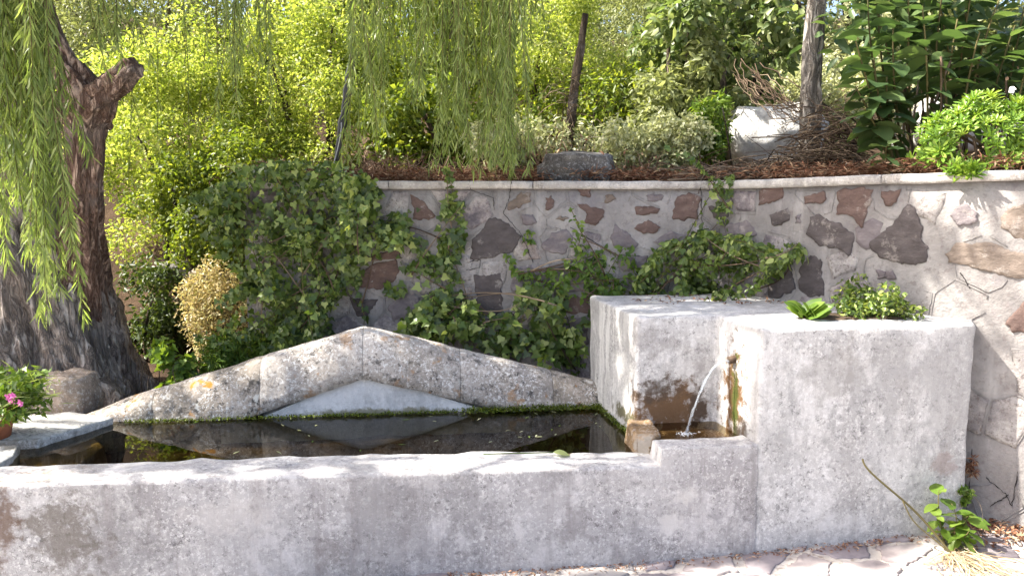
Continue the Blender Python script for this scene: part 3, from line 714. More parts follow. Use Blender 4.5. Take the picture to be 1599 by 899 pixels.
shrub('leafy_shrub', 'tall yellow-green shrub behind the black garden pole', 'shrub', W(480, 150, 6.7), (.75, .6, .92), 70, 32000, .036, .018, M_bright, stems=6, rr=(.14, .3))
shrub('leafy_shrub', 'yellow-green shrub seen between the hanging willow strands', 'shrub', W(680, 70, 7.2), (.85, .6, 1.0), 60, 24000, .038, .019, M_mid, stems=6, rr=(.14, .3))
shrub('leafy_shrub', 'mid-green shrub in the shade beneath the yellow-green shrub', 'shrub', W(350, 330, 5.95), (.65, .35, .55), 46, 16000, .038, .02, M_mid, stems=6, rr=(.15, .32))
shrub('leafy_shrub', 'light green shrub behind the thin leaning stake', 'shrub', W(860, 95, 7.0), (.7, .5, .85), 50, 20000, .034, .016, M_bright, stems=8, rr=(.14, .3))
shrub('olive_tree', 'grey-green small-leaved olive tree right of the leaning stake', 'tree', W(980, 60, 8.0), (1.15, .8, 1.0), 40, 34000, .045, .014, M_olive, stems=5)
shrub('olive_tree', 'grey-green pale tree above the willow stub at the top left', 'tree', W(250, 20, 9.3), (1.7, .9, 1.2), 46, 34000, .045, .018, M_olive, stems=5)
shrub('leafy_shrub', 'dark green broad-leaved shrub low behind the willow strands', 'shrub', W(660, 195, 5.9), (.5, .3, .32), 18, 4200, .06, .032, M_mid, stems=4)
shrub('leafy_shrub', 'shadowy brown-green thicket below the olive tree', 'shrub', W(960, 175, 6.6), (.8, .4, .42), 30, 7000, .05, .022, M_mid, stems=14, stemr=.014)
shrub('broadleaf_tree', 'dark glossy broad-leaved tree overhanging the pale trunk', 'tree', W(1120, 55, 6.2), (.68, .5, .62), 40, 3600, .085, .042, M_dark, 'ovate', stems=9, rr=(.14, .26))
shrub('leafy_shrub', 'grey-green bushy shrub below the dark broad-leaved tree', 'shrub', W(1060, 165, 6.0), (.42, .3, .42), 20, 3600, .065, .03, M_olive, 'ovate', stems=4)
shrub('leafy_shrub', 'upright lime-green plant left of the white boulder', 'plant', W(1112, 200, 5.5), (.13, .12, .25), 12, 1500, .055, .018, M_weed, 'rhomb', stems=5, stemr=.008)
for k, (px, py, Yd, rx, rz_, lab) in enumerate([
    (90, 60, 10.5, 1.7, 1.5, 'far green tree on the slope behind the willow crown'),
    (430, -30, 11.0, 1.9, 1.4, 'far green tree at the top between the left willow strands'),
    (640, -20, 11.5, 1.8, 1.5, 'far green tree behind the densest hanging willow strands'),
    (860, -10, 11.0, 1.7, 1.3, 'far green tree at the top above the leaning stake'),
    (1090, -40, 12.0, 1.7, 1.3, 'far olive-green tree behind the dark broad-leaved tree'),
    (1330, 0, 11.5, 1.6, 1.4, 'far pale tree right of the pale trunk'),
    (1560, 0, 11.0, 1.7, 1.6, 'far green tree behind the large-leaved shrub')]):
    shrub('hillside_tree', lab, 'tree', W(px, py, Yd), (rx, .9, rz_), 40, 15000, .085, .045, (M_olive, M_bright, M_mid, M_olive, M_olive, M_pale, M_olive)[k], stems=4, group=BG, stemr=.06)
shrub('leafy_shrub', 'far sunlit pale bush between pale trunk and dark tree', 'shrub', W(1225, 135, 9.0), (.7, .4, .5), 20, 6000, .05, .024, M_pale, stems=3)
shrub('leafy_shrub', 'pale sunlit bush right of the pale trunk behind the large-leaved shrub', 'shrub', W(1330, 165, 6.6), (.6, .3, .42), 24, 5000, .05, .024, M_pale, stems=5)
# low pale ground cover behind the wall
for px, w, lab in ((800, 70, 'low pale-leaved shrub under the willow strands left of the stake'), (960, 75, 'low pale-leaved shrub behind the lichened boulder'), (1050, 50, 'low pale-leaved shrub beside the lime-green plant')):
    shrub('pale_shrub', lab, 'shrub', W(px, 222, 5.35), (w / 1232 * 5.4, .22, .15), 22, 2600, .042, .02, M_pale, 'rhomb', stems=5, stemr=.008, group='pale low shrubs on the terrace', rr=(.3, .6))
# low growth left of the wall
shrub('pale_shrub', 'sunlit straw-coloured shrub left of the ivy curtain', 'shrub', W(332, 482, 5.42), (.22, .14, .38), 40, 5600, .028, .012, leafmat('straw_leaf', [(.3, .22, .1), (.5, .4, .2), (.56, .5, .26), (.34, .36, .14)], .35, (1.3, 1.2, .8)), stems=9, stemr=.006)
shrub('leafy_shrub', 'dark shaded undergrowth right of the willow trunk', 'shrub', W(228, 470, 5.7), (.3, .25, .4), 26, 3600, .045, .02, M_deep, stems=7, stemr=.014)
shrub('weed_clump', 'bright broad-leaved weeds at the left foot of the gable', 'weed', W(262, 572, 4.35), (.17, .1, .13), 14, 420, .045, .036, M_weed, 'ivy', stems=8, stemr=.004)
shrub('weed_clump', 'fine green weeds behind the left slope of the gable', 'weed', W(345, 560, 4.5), (.25, .12, .12), 20, 2600, .04, .01, M_weed, 'rhomb', stems=8, stemr=.003)

# ------------------------------------------------------------------ willow
def loft(P, rad, k, amp, seed, twist=0.0, lobes=7):
    P = np.asarray(P); n = len(P); V = []
    T = unit(np.gradient(P, axis=0)); A = unit(np.cross(T, np.array([0, 1., .1]))); B = np.cross(T, A)
    for i in range(n):
        s = i / (n - 1)
        for j in range(k):
            th = 2 * math.pi * j / k; ph = th + twist * s
            c_, s_ = math.cos(ph), math.sin(ph)
            d = amp * (.5 * math.sin(lobes * ph + seed + 1.5 * math.sin(3 * s * 3)) + 1.1 * fbm((c_ * 2.2 + seed, s_ * 2.2, s * 2.5), 1.3) + .7 * abs(fbm((c_ * 7, s_ * 7 + seed, s * 4), 1.4)) + .35 * fbm((c_ * 14, s_ * 14, s * 14 + seed), 1.5) - 1.5 * max(0, .22 - abs(fbm((c_ * 5.5 + seed, s_ * 5.5, s * 1.8), 1.2))))
            V.append(P[i] + (A[i] * math.cos(th) + B[i] * math.sin(th)) * rad[i] * (1 + d))
    F = [(i * k + j, (i + 1) * k + j, (i + 1) * k + (j + 1) % k, i * k + (j + 1) % k) for i in range(n - 1) for j in range(k)]
    V.append(P[0]); V.append(P[-1] + T[-1] * rad[-1] * .25)
    a, b = n * k, n * k + 1
    T3 = [(a, j, (j + 1) % k) for j in range(k)] + [(b, (n - 1) * k + (j + 1) % k, (n - 1) * k + j) for j in range(k)]
    return npmesh('trunk', V, [np.array(F)[:, ::-1], np.array(T3)[:, ::-1]])
willow = thing('willow_tree', 'old weeping willow with broad ridged trunk and long hanging strands', 'tree', (-2.75, 4.75, .3))
pth = smoothpath([W(95, 640, 4.75), W(75, 560, 4.75), W(48, 450, 4.75), W(15, 330, 4.7), W(-40, 180, 4.6), W(-90, 20, 4.55), W(-110, -160, 4.5)], 70)
pth[0][2] -= .15
link('trunk', loft(pth, np.interp(np.linspace(0, 1, 70), [0, .12, .35, .6, 1], [.56, .46, .4, .3, .22]), 150, .17, 2.0, .7, 9), M_bark, willow)
pth2 = smoothpath([W(118, 520, 4.78), W(124, 420, 4.68), W(128, 330, 4.52), W(132, 250, 4.5), W(140, 185, 4.48), W(128, 140, 4.47), W(104, 105, 4.46), W(88, 78, 4.45), W(60, 10, 4.4), W(40, -120, 4.35)], 60)
link('limb', loft(pth2, np.interp(np.linspace(0, 1, 60), [0, .2, .42, .5, .58, .7, 1], [.2, .1, .09, .135, .1, .065, .05]), 60, .22, 5.0, .3, 5), M_bark2, willow)
pth3 = smoothpath([W(138, 175, 4.48), W(160, 148, 4.44), W(185, 125, 4.4), W(212, 104, 4.36)], 26)
link('broken_stub', loft(pth3, np.interp(np.linspace(0, 1, 26), [0, .4, .85, 1], [.12, .075, .06, .055]), 40, .2, 9.0, .2, 5), M_bark2, willow)
top = pth[-8]
LIMBS = [[W(60, -60, 4.4), (-1.7, 4.35, 3.25), (-.8, 4.35, 3.4), (.15, 4.35, 3.2)], [top, (-2.5, 3.9, 3.3), (-2.15, 3.4, 3.15), (-1.75, 3.2, 2.85)]]
ends = [(-5.2, 3.8, 4.2), (-4.6, 2.9, 4.4), (-3.9, 2.6, 4.2), (-3.0, 2.7, 4.4), (-2.2, 2.9, 4.5), (-1.3, 3.2, 4.6), (-.5, 3.5, 4.5), (.1, 3.9, 4.2), (-.2, 4.6, 4.3), (-.9, 4.4, 4.8), (-1.6, 4.9, 4.9), (-2.2, 4.2, 5.2), (-3.2, 4.8, 5.1), (-4.3, 4.6, 4.9), (-3.3, 3.7, 5.1), (-1.4, 3.9, 5.1), (-2.6, 5.2, 4.7), (-1.0, 5.0, 4.5), (-3.9, 5.0, 4.3)]
for e in ends:
    e = np.array(e); LIMBS.append([top, top + (e - top) * .1 + [0, 0, 1.2], top + (e - top) * .5 + [0, 0, 1.45], e + [0, 0, .2], e + (e - top) * .12 - [0, 0, .2]])
anchors = []; gl = Geo()
for li, L in enumerate(LIMBS):
    P = smoothpath(np.array(L), 18); P += np.array([[.03 * fbm((q[0], q[1], q[2]), 2) for _ in range(3)] for q in P])
    g = Geo(); g.tube(P, np.linspace(.048 if li > 1 else .036, .009, 18), 8); link('branch', g.mesh('branch'), M_branch, willow)
    if li > 1:
        for k in range(9):
            b0 = P[int(R.integers(5, 18))]; d = unit(R.normal(size=3) * [1, 1, .35]); b1 = b0 + d * R.uniform(.3, .7)
            q = bez(b0, (b0 + b1) / 2 + [0, 0, .15], b1, 7); gl.tube(q, np.linspace(.012, .004, 7), 5)
            for _ in range(11): anchors.append(q[int(R.integers(1, 7))] + R.normal(size=3) * .02)
link('branchlet', gl.mesh('branchlet'), M_branch, willow, 'stuff')
def frame_top(x, y): return 1.55 + .2375 * y + .12 if abs(x) < .72 * y else 1.2
# gaps cut in the unseen crown to aim sun at chosen points: (point, gap width)
def onrim(a, b=.1, z=.45): return FL(a, b, z)
GAPS = [(np.array([-.05, 4.35, 2.3]), .2), (np.array([-.35, 4.35, 2.2]), .24), (np.array([-.75, 4.35, 2.3]), .2), (np.array([-2.0, 3.6, 1.6]), .14), (np.array([2.15, 3.4, .1]), .3), (np.array([2.3, 3.9, 1.9]), .35), (onrim(-.5, .05), .06), (onrim(-2.6, .06), .1), (np.array([2.2, 3.35, .75]), .28), (np.array([2.12, 3.4, .35]), .2), (np.array([2.25, 3.3, 1.1]), .14), (onrim(-2.35), .06), (onrim(-1.95, .06), .07), (onrim(-1.62, .05), .085), (onrim(-1.35, .05), .075), (onrim(-1.02, .05), .085), (onrim(-.75, .04), .07),
        (np.array([1.3, 2.95, .03]), .17), (np.array([1.75, 3.05, .05]), .14), (np.array([.85, 2.95, .0]), .16), (np.array([2.05, 2.95, .05]), .18), (np.array([1.55, 2.95, .05]), .1), (FL(-1.75, .95, .68), .1), (FL(-2.05, .97, .6), .08), (FL(-1.5, .97, .75), .09), (FL(-.9, 1.05, .76), .07), (FL(-.45, 1.05, .65), .08), (FL(-2.4, .95, .55), .05),
        (np.array([-1.1, 4.4, 1.3]), .34), (np.array([-.8, 4.4, 1.1]), .24), (np.array([-.4, 4.5, 1.1]), .14), (np.array([-.5, 4.4, .75]), .16), (np.array([-1.35, 4.45, .8]), .16), (np.array([-.3, 4.4, .6]), .14), (np.array([1.2, 4.2, 1.2]), .12), (np.array([.1, 4.4, .75]), .12), (np.array([-2.03, 5.4, .6]), .42), (np.array([-2.45, 4.3, 1.3]), .13), (np.array([-2.4, 4.35, 2.0]), .16), (np.array([-2.9, 4.2, .7]), .14), (np.array([-2.6, 5.6, 1.3]), .3), (np.array([-1.75, 4.6, .4]), .25), (np.array([-2.55, 4.3, .8]), .1), (np.array([-2.0, 4.4, .5]), .14), (np.array([.5, 3.8, .85]), .09), (np.array([.55, 3.7, .6]), .06), (FL(.1, .7, 1.0), .05), (FL(.25, .85, 1.0), .05),
        (np.array([.3, 4.4, .9]), .12), (np.array([1.95, 3.6, 1.64]), .13), (np.array([1.5, 4.1, 1.64]), .1), (np.array([-.2, 5.0, 1.66]), .2), (np.array([.5, 4.9, 1.66]), .2), (np.array([-2.0, 3.3, .45]), .1), (np.array([1.9, 3.2, .15]), .16)]
twigs = Geo()
def strand(a, length, step, L, lean, keep):
    n = max(4, int(length / .09)); u = np.linspace(0, 1, n); sw = R.normal(size=2) * .05 * length
    Q = np.stack([a[0] + lean[0] * u ** 1.3 + sw[0] * u ** 2 + .012 * np.sin(u * 7 + R.random() * 6), a[1] + lean[1] * u ** 1.3 + sw[1] * u ** 2 + .012 * np.sin(u * 6 + R.random() * 6), a[2] - length * u], 1)
    m = int(length / step); v = np.sort(R.random(m)); P = np.stack([np.interp(v, u, Q[:, k]) for k in range(3)], 1)
    th = R.random(m) * 6.28; o = np.stack([np.cos(th), np.sin(th), np.zeros(m)], 1)
    D = unit(o * R.uniform(.25, .75, (m, 1)) - [0, 0, 1] + .12 * R.normal(size=(m, 3))); N = unit(np.cross(D, rnd_dir(m)) + o * .6)
    keep.append((P, D, N, L * R.uniform(.7, 1.3, m)))
    if keep is view or not any(r > .13 and (np.linalg.norm((Q - q) - ((Q - q) @ SUN)[:, None] * SUN, axis=1) < r).any() for q, r in GAPS): twigs.tube(Q, np.linspace(.0028, .0012, n), 3)
view = []
def group(px0, px1, y0, y1, Y0, Y1, n, lean=(0, 0), L=.065, step=.0085, bias=1.0, za=None):
    for _ in range(n):
        px = px0 + (px1 - px0) * R.random(); Yd = R.uniform(Y0, Y1); a = W(px, R.uniform(-190, -90), Yd)
        e = W(px, y0 + (y1 - y0) * R.random() ** bias, Yd); strand(a, a[2] - e[2], step, L, lean, view)
group(-110, 50, 100, 380, 3.25, 3.6, 44, (.04, 0), .07)
group(-90, 10, 280, 460, 3.25, 3.6, 10, (.1, 0), .075)
group(10, 62, 220, 550, 3.25, 3.6, 20, (.05, 0), .075)
group(100, 175, 40, 130, 3.5, 3.8, 8, (.05, 0))
group(340, 420, 50, 195, 3.75, 4.0, 13)
group(548, 596, 130, 255, 4.1, 4.5, 17)
group(540, 640, 20, 110, 4.1, 4.6, 10)
group(618, 662, 90, 165, 4.1, 4.5, 7)
group(668, 735, 150, 275, 4.1, 4.6, 22, bias=.7)
group(748, 812, 170, 272, 4.1, 4.6, 26, bias=.6)
group(640, 815, 30, 160, 4.1, 4.6, 14)
group(160, 330, 60, 330, 4.75, 5.0, 7, step=.03)
group(810, 850, 10, 70, 4.3, 4.6, 5)
def put_leaves(name, K, wd, mat):
    P, D, N, L = (np.concatenate([k[i] for k in K]) for i in range(4))
    return P, D, N, L
P, D, N, L = put_leaves('v', view, .01, M_willow)
link('hanging_leaves', leafmesh('hanging_leaves', P, D, N, L, L * .1, 'willow', np.clip(.5 + .28 * R.normal(size=len(P)), 0, 1)), M_willow, willow, 'stuff')
crown = []
for a in anchors:
    zmin = max(frame_top(a[0], a[1]) + .1, 2.2); ln = min(R.uniform(.5, 1.6), a[2] - zmin)
    if ln > .2: strand(a, ln, .014, .085, (0, 0), crown)
P, D, N, L = put_leaves('c', crown, .012, M_willow)
ok = np.ones(len(P), bool)
for q, r in GAPS:
    d = P - q; tt = d @ SUN; ok &= ~((np.linalg.norm(d - tt[:, None] * SUN, axis=1) < r) & (tt > 0))
P, D, N, L = P[ok], D[ok], N[ok], L[ok]
link('crown', leafmesh('crown', P, D, N, L, L * .17, 'willow'), M_willow, willow, 'stuff')
link('hanging_twigs', twigs.mesh('hanging_twigs'), M_stem, willow, 'stuff')
print('willow leaves', len(P))

# ------------------------------------------------------------------ ivy and creepers on the wall
def ivy(name, label, areas, group=None, size=.045, mat=M_ivy, kind='ivy', stems=10, shoots=14):
    """areas: (pixel outline on the wall, leaves, thickness off the wall)"""
    P, N, D, ST = [], [], [], []; t = None
    for poly, n, th in areas:
        poly = np.array(poly, float); HOLD.append(poly); lo = poly.min(0); hi = poly.max(0); k = 0
        ph = R.random(3) * 9
        while k < n:
            p = lo + (hi - lo) * R.random(2)
            if not inside(p, poly): continue
            if fbm((p[0] * .02 + ph[0], p[1] * .02, ph[1]), 1.0) < -.06 and R.random() < .85: continue
            h = wall_hit(*p); off = .012 + th * (R.random() ** .7) * max(.12, .55 + 1.1 * fbm((p[0] * .028, p[1] * .028, ph[2]), 1.0))
            w_ = wall_pt(h[0], h[1], max(.012, off)); nn = wall_xy(h[0])[1]
            P.append(w_); N.append(unit(np.array([nn[0], nn[1], .55]) + .75 * R.normal(size=3))); D.append(np.array([R.normal() * .8, -.1, -.75 + R.normal() * .5])); k += 1
        ST.append((poly, th))
    P, N, D = map(np.array, (P, N, D)); n = len(P)
    t = thing(name, label, 'ivy' if kind == 'ivy' else 'plant', (float(P[:, 0].mean()), float(P[:, 1].max()), float(P[:, 2].min())), group)
    sh, sn, sdir = [], [], []                                 # loose shoots reaching out of the mass
    for _ in range(shoots):
        q = P[int(R.integers(n))].copy(); v = np.array([R.normal(), 0, R.normal() - .25]); v = unit(v) * .028; g = Geo(); Q = [q.copy()]
        for k in range(int(R.integers(7, 16))):
            v += np.array([R.normal() * .008, 0, -.002 + R.normal() * .008]); q = q + v + [0, -.003, 0]; Q.append(q.copy())
            for _ in range(2): sh.append(q + R.normal(size=3) * .008); sn.append(unit(np.array([0, -1, .5]) + .6 * R.normal(size=3))); sdir.append(unit(v) * .6 + R.normal(size=3) * .6 - [0, 0, .3])
        g.tube(np.array(Q), .0022, 4); link('stem', g.mesh('stem'), M_stem, t)
    if shoots: P, N, D = np.concatenate([P, sh]), np.concatenate([N, sn]), np.concatenate([D, sdir]); n = len(P)
    s = size * np.clip(R.lognormal(-.15, .34, n), .3, 1.3)
    link('foliage', leafmesh('foliage', P, D, N, s, s * (.95 if kind == 'ivy' else .6), kind, np.clip(.42 + .34 * R.normal(size=n), 0, 1)), mat, t, 'stuff')
    for k in range(stems):
        a, b = P[int(R.integers(n))], P[int(R.integers(n))]; a, b = (a, b) if a[2] < b[2] else (b, a)
        if np.linalg.norm(a - b) > .7: b = a + (b - a) * .7 / np.linalg.norm(a - b)
        g = Geo(); g.tube(bez(a, (a + b) / 2 + R.normal(size=3) * .05, b, 9), np.linspace(.005, .002, 9), 5); link('stem', g.mesh('stem'), M_twig, t)
    return t
ivy('ivy_curtain', 'large dense ivy curtain hanging over the left end of the stone wall', [
    ([(345, 290), (400, 262), (470, 252), (560, 258), (590, 285), (600, 330), (560, 380), (545, 440), (520, 500), (520, 540), (440, 560), (390, 570), (375, 520), (380, 430), (350, 380), (330, 340)], 5000, .32),
    ([(430, 250), (560, 255), (585, 290), (640, 335), (650, 380), (600, 400), (560, 400), (450, 330)], 800, .3)], size=.037, stems=16, shoots=18)
ivy('ivy_spray', 'ivy sprays reaching right from the ivy curtain past a red stone', [
    ([(590, 340), (650, 315), (660, 350), (690, 370), (680, 390), (640, 385), (600, 390)], 120, .08), ([(535, 400), (575, 395), (565, 440), (540, 450)], 60, .06), ([(600, 440), (640, 430), (630, 460), (605, 465)], 28, .05)], stems=5, shoots=2)
ivy('ivy_strand', 'narrow upright ivy strand climbing between red and dark wall stones', [
    ([(700, 310), (725, 315), (730, 370), (715, 430), (700, 450), (680, 440), (690, 390), (680, 350)], 230, .1), ([(610, 390), (660, 380), (720, 430), (735, 480), (700, 500), (660, 450)], 120, .09)], stems=6, shoots=2)
ivy('ivy_bank', 'ivy bank filling the gap behind the right slope of the gable', [
    ([(640, 480), (690, 450), (740, 460), (760, 500), (800, 480), (820, 440), (880, 450), (910, 500), (915, 570), (850, 560), (740, 540), (650, 520)], 900, .26),
    ([(640, 480), (700, 440), (745, 470), (750, 520), (690, 530), (640, 515)], 380, .24)], size=.045, stems=14)
ivy('creeper', 'thin leafy creeper sprawling along the wall left of the spout block', [
    ([(785, 395), (800, 395), (815, 420), (850, 420), (900, 395), (990, 380), (1000, 450), (920, 470), (860, 450), (800, 425)], 520, .12), ([(815, 355), (830, 355), (835, 385), (820, 395)], 26, .04), ([(890, 370), (915, 365), (920, 395), (900, 400)], 30, .05)], size=.036, mat=M_weed, kind='ovate', stems=16, shoots=8)
ivy('leafy_climber', 'dense green climber mound resting against the wall on top of the spout block', [
    ([(1010, 400), (1040, 375), (1100, 355), (1160, 360), (1210, 380), (1265, 375), (1270, 400), (1230, 420), (1200, 440), (1180, 462), (1090, 462), (1000, 460), (985, 440)], 2100, .24)], size=.038, mat=M_ivy, kind='ovate', stems=14, shoots=8)
ivy('ivy_strand', 'sparse ivy strand trailing from the coping above the climber mound', [
    ([(1105, 275), (1150, 270), (1145, 310), (1150, 345), (1120, 350), (1125, 310)], 130, .05)], size=.032, stems=3, shoots=2)

# ------------------------------------------------------------------ large-leaved shrub on the terrace
big = thing('large_leaved_shrub', 'tall shrub with large dark pointed leaves above the right of the wall', 'shrub', (2.3, 4.4, 1.62))
bl = []
for k in range(4):
    tv, tf = LEAF['ovate']; b = np.linspace(0, 1, 9); V = []; F = []
    wprof = np.array([.02, .24, .4, .48, .5, .46, .36, .2, .0]) * (1 + .05 * R.normal())
    curl = R.uniform(.08, .3)
    for i, u in enumerate(b):
        for j, s_ in enumerate((-1, -.5, 0, .5, 1)): V.append((u, s_ * wprof[i] * .62, -curl * u * u + .1 * abs(s_) * wprof[i] + .01 * math.sin(u * 20) * abs(s_)))
    for i in range(8):
        for j in range(4): F.append((i * 5 + j, (i + 1) * 5 + j, (i + 1) * 5 + j + 1, i * 5 + j + 1))
    me = npmesh('leaf', np.array(V), [np.array(F)], True, np.full(len(V), R.random())); me.materials.append(M_big); bl.append(me)
def leaf_obj(parent, meshes, p, d, n, L, wd=1.0, name='leaf'):
    d = Vector(d).normalized(); s = d.cross(Vector(n)).normalized(); n = s.cross(d)
    o = bpy.data.objects.new(name, meshes[int(R.integers(len(meshes)))]); COL.objects.link(o); o.parent = parent
    m = Matrix(((d.x * L, s.x * L * wd, n.x * L, 0), (d.y * L, s.y * L * wd, n.y * L, 0), (d.z * L, s.z * L * wd, n.z * L, 0), (0, 0, 0, 1)))
    q = Vector(p); a = parent
    while a is not None: q -= Vector(a.location); a = a.parent
    m.translation = q; o.matrix_local = m
    return o
def plant_stem(root, base, tip, nl, L, meshes, r=.008, start=.3, smat=None, spread=1.0, wd=1.0):
    base, tip = np.array(base), np.array(tip); md = (base + tip) / 2 + np.append(R.normal(size=2) * .04, .05); Q = bez(base, md, tip, 16)
    g = Geo(); g.tube(Q, np.linspace(r, r * .4, 16), 6); link('stem', g.mesh('stem'), smat or M_stem, root)
    for k in range(nl):
        u = start + (1 - start) * (k + .5) / nl; q = np.array([np.interp(u, np.linspace(0, 1, 16), Q[:, i]) for i in range(3)])
        th = k * 2.4 + R.normal() * .4; el = (u - .75) * 1.3 + R.normal() * .22
        d = np.array([math.cos(th) * spread, math.sin(th) * spread, el]); leaf_obj(root, meshes, q, d, (R.normal() * .25, R.normal() * .25, 1), L * R.uniform(.65, 1.15) * (1 - .4 * max(0, u - .85) / .15), wd)
n = 0
for px0, Yb, px1, py1, nl in [(1410, 4.3, 1335, 60, 13), (1410, 4.4, 1355, 0, 14), (1410, 4.2, 1365, 90, 12), (1415, 4.5, 1370, -20, 14), (1420, 4.3, 1395, 40, 13), (1430, 4.6, 1420, -60, 14), (1445, 4.3, 1440, 10, 13), (1455, 4.5, 1475, -40, 13), (1470, 4.4, 1495, 30, 12), (1480, 4.6, 1520, -30, 13), (1495, 4.3, 1530, 50, 12),
                              (1510, 4.5, 1560, 0, 13), (1525, 4.4, 1585, 40, 12), (1540, 4.6, 1605, -20, 12), (1560, 4.3, 1610, 80, 11), (1400, 4.25, 1335, 135, 10), (1405, 4.2, 1350, 170, 9), (1470, 4.25, 1470, 90, 9), (1420, 4.2, 1385, 120, 9), (1585, 4.5, 1650, 0, 10), (1440, 4.7, 1350, -60, 12), (1500, 4.7, 1450, -60, 12), (1540, 4.7, 1500, -70, 12)]:
    b0 = W(px0, 270, Yb); b0[2] = 1.6; plant_stem(big, b0, W(px1, py1, Yb - .12), nl, .19, bl, .009, .42, wd=.95); n += nl
n = 900; C, r = crown_clumps(W(1490, 30, 4.8), (.7, .3, .5), 30, (.25, .4)); P, D, N = clump_leaves(C, r, n, up=.9)
link('foliage', leafmesh('foliage', P, D, N, R.uniform(.09, .16, n), R.uniform(.04, .065, n), 'ovate'), M_big, big, 'stuff')
for k in range(46):                                        # bare canes below
    b0 = W(R.uniform(1390, 1600), 270, R.uniform(4.25, 4.7)); b0[2] = 1.58; t1 = b0 + np.append(R.normal(size=2) * .1, R.uniform(.3, .7))
    g = Geo(); g.tube(bez(b0, (b0 + t1) / 2 + R.normal(size=3) * .03, t1, 7), .006, 5); link('cane', g.mesh('cane'), M_twig, big)
print('big leaves', n)
sprout = thing('leafy_sprout', 'small leafy sprout on the coping below the large-leaved shrub', 'plant', tuple(W(1390, 268, 3.95)))
plant_stem(sprout, W(1392, 275, 3.97), W(1388, 225, 3.9), 9, .1, bl, .004, .25)

# ------------------------------------------------------------------ succulent mound
succ = thing('succulent_mound', 'bright green rosette succulent spilling over the coping at right', 'succulent', tuple(W(1520, 268, 3.7)))
sm = []
for k in range(3):
    V, F = [], []
    for j in range(11):
        th = j * 2.4; el = .25 + .95 * j / 11; L = 1.0 - .55 * j / 11; d = np.array([math.cos(th) * math.cos(el), math.sin(th) * math.cos(el), math.sin(el)]); s_ = np.array([-math.sin(th), math.cos(th), 0]); nn = np.cross(s_, d) * -1
        b0 = len(V)
        for u, w in ((.08, .04), (.5, .09), (.8, .12), (1.0, .02)):
            for sg in (-1, 0, 1): V.append(d * u * L + s_ * sg * w * L + nn * (.04 * abs(sg) - .02))
        for i in range(3):
            for q in range(2): F.append((b0 + i * 3 + q, b0 + (i + 1) * 3 + q, b0 + (i + 1) * 3 + q + 1, b0 + i * 3 + q + 1))
    me = npmesh('rosette', np.array(V), [np.array(F)], True, np.full(len(V), .15 + .35 * k)); me.materials.append(M_succ); sm.append(me)
cs = W(1540, 226, 3.8)
for k in range(290):
    d = rnd_dir(1)[0]; d[2] = abs(d[2]); d[1] = -abs(d[1]) if R.random() < .75 else d[1]
    p = cs + d * np.array([.38, .24, .31]) * R.uniform(.8, 1.02) * (1 + .15 * fbm(d * 2, 1)) - [0, 0, .1]
    if k > 268: p = wall_pt(wall_hit(R.uniform(1485, 1530), 272)[0], 1.65 + R.uniform(-.02, .03), .05)
    leaf_obj(succ, sm, p, (R.normal() * .4, R.normal() * .4 - .1, 0) if False else np.cross(unit(d + [0, -.2, .5]), rnd_dir(1)[0]), unit(d + [0, -.25, .6] + .25 * R.normal(size=3)), R.uniform(.045, .075), 1.0, 'rosette')
for k in range(16):
    a = cs + np.array([R.normal() * .15, R.normal() * .08, -.25]); b = cs + rnd_dir(1)[0] * [.3, .18, .1]; g = Geo(); g.tube(bez(a, (a + b) / 2 + [0, -.03, .02], b, 7), .007, 5); link('stem', g.mesh('stem'), M_twig, succ)

# ------------------------------------------------------------------ trunk with dry vines, poles, rocks
pt = thing('pale_trunk_tree', 'slim pale-barked trunk rising beside the large-leaved shrub', 'tree', tuple(W(1268, 230, 5.1)))
link('trunk', loft(smoothpath([W(1262, 245, 5.1), W(1266, 170, 5.1), W(1268, 90, 5.1), W(1274, 0, 5.1), W(1290, -90, 5.1)], 40), np.linspace(.062, .044, 40), 28, .2, 3.3, .2, 4), M_pale_bark, pt)
C, r = crown_clumps(W(1320, -220, 5.1), (.6, .5, .3), 18, (.3, .5))
P, D, N = clump_leaves(C, r, 3000); P[:, 2] = np.maximum(P[:, 2], 1.55 + .2375 * P[:, 1] - .1)
link('crown', leafmesh('crown', P, D, N, .08, .04, 'ovate'), M_dark, pt, 'stuff')
vine = thing('dry_vine', 'tangled heap of dry brown vines around the foot of the pale trunk', 'dry vine', tuple(W(1240, 268, 4.8)))
g = Geo()
for k in range(760):
    c0 = W(R.uniform(1090, 1335), 262, R.uniform(4.55, 5.1)); h = .42 * math.exp(-((c0[0] - W(1285, 262, 4.9)[0]) / .16) ** 2) + .06
    d = R.normal(size=3) * [.16, .1, .06]; c0[2] = 1.62 + R.random() * h
    g.tube(bez(c0 - d, c0 + [0, 0, R.uniform(-.02, .12)], c0 + d + [0, 0, -.05], 7), R.uniform(.0015, .004), 4)
for k in range(26):
    a = W(R.uniform(1140, 1185), R.uniform(90, 130), 5.6); b = W(R.uniform(1230, 1270), R.uniform(170, 200), 5.1)
    q = bez(a, (a + b) / 2 + R.normal(size=3) * .12 - [0, 0, .08], b + R.normal(size=3) * .06, 14); g.tube(q + R.normal(size=q.shape) * .008, R.uniform(.001, .0035), 4)
link('tendrils', g.mesh('tendrils'), M_twig, vine, 'stuff')
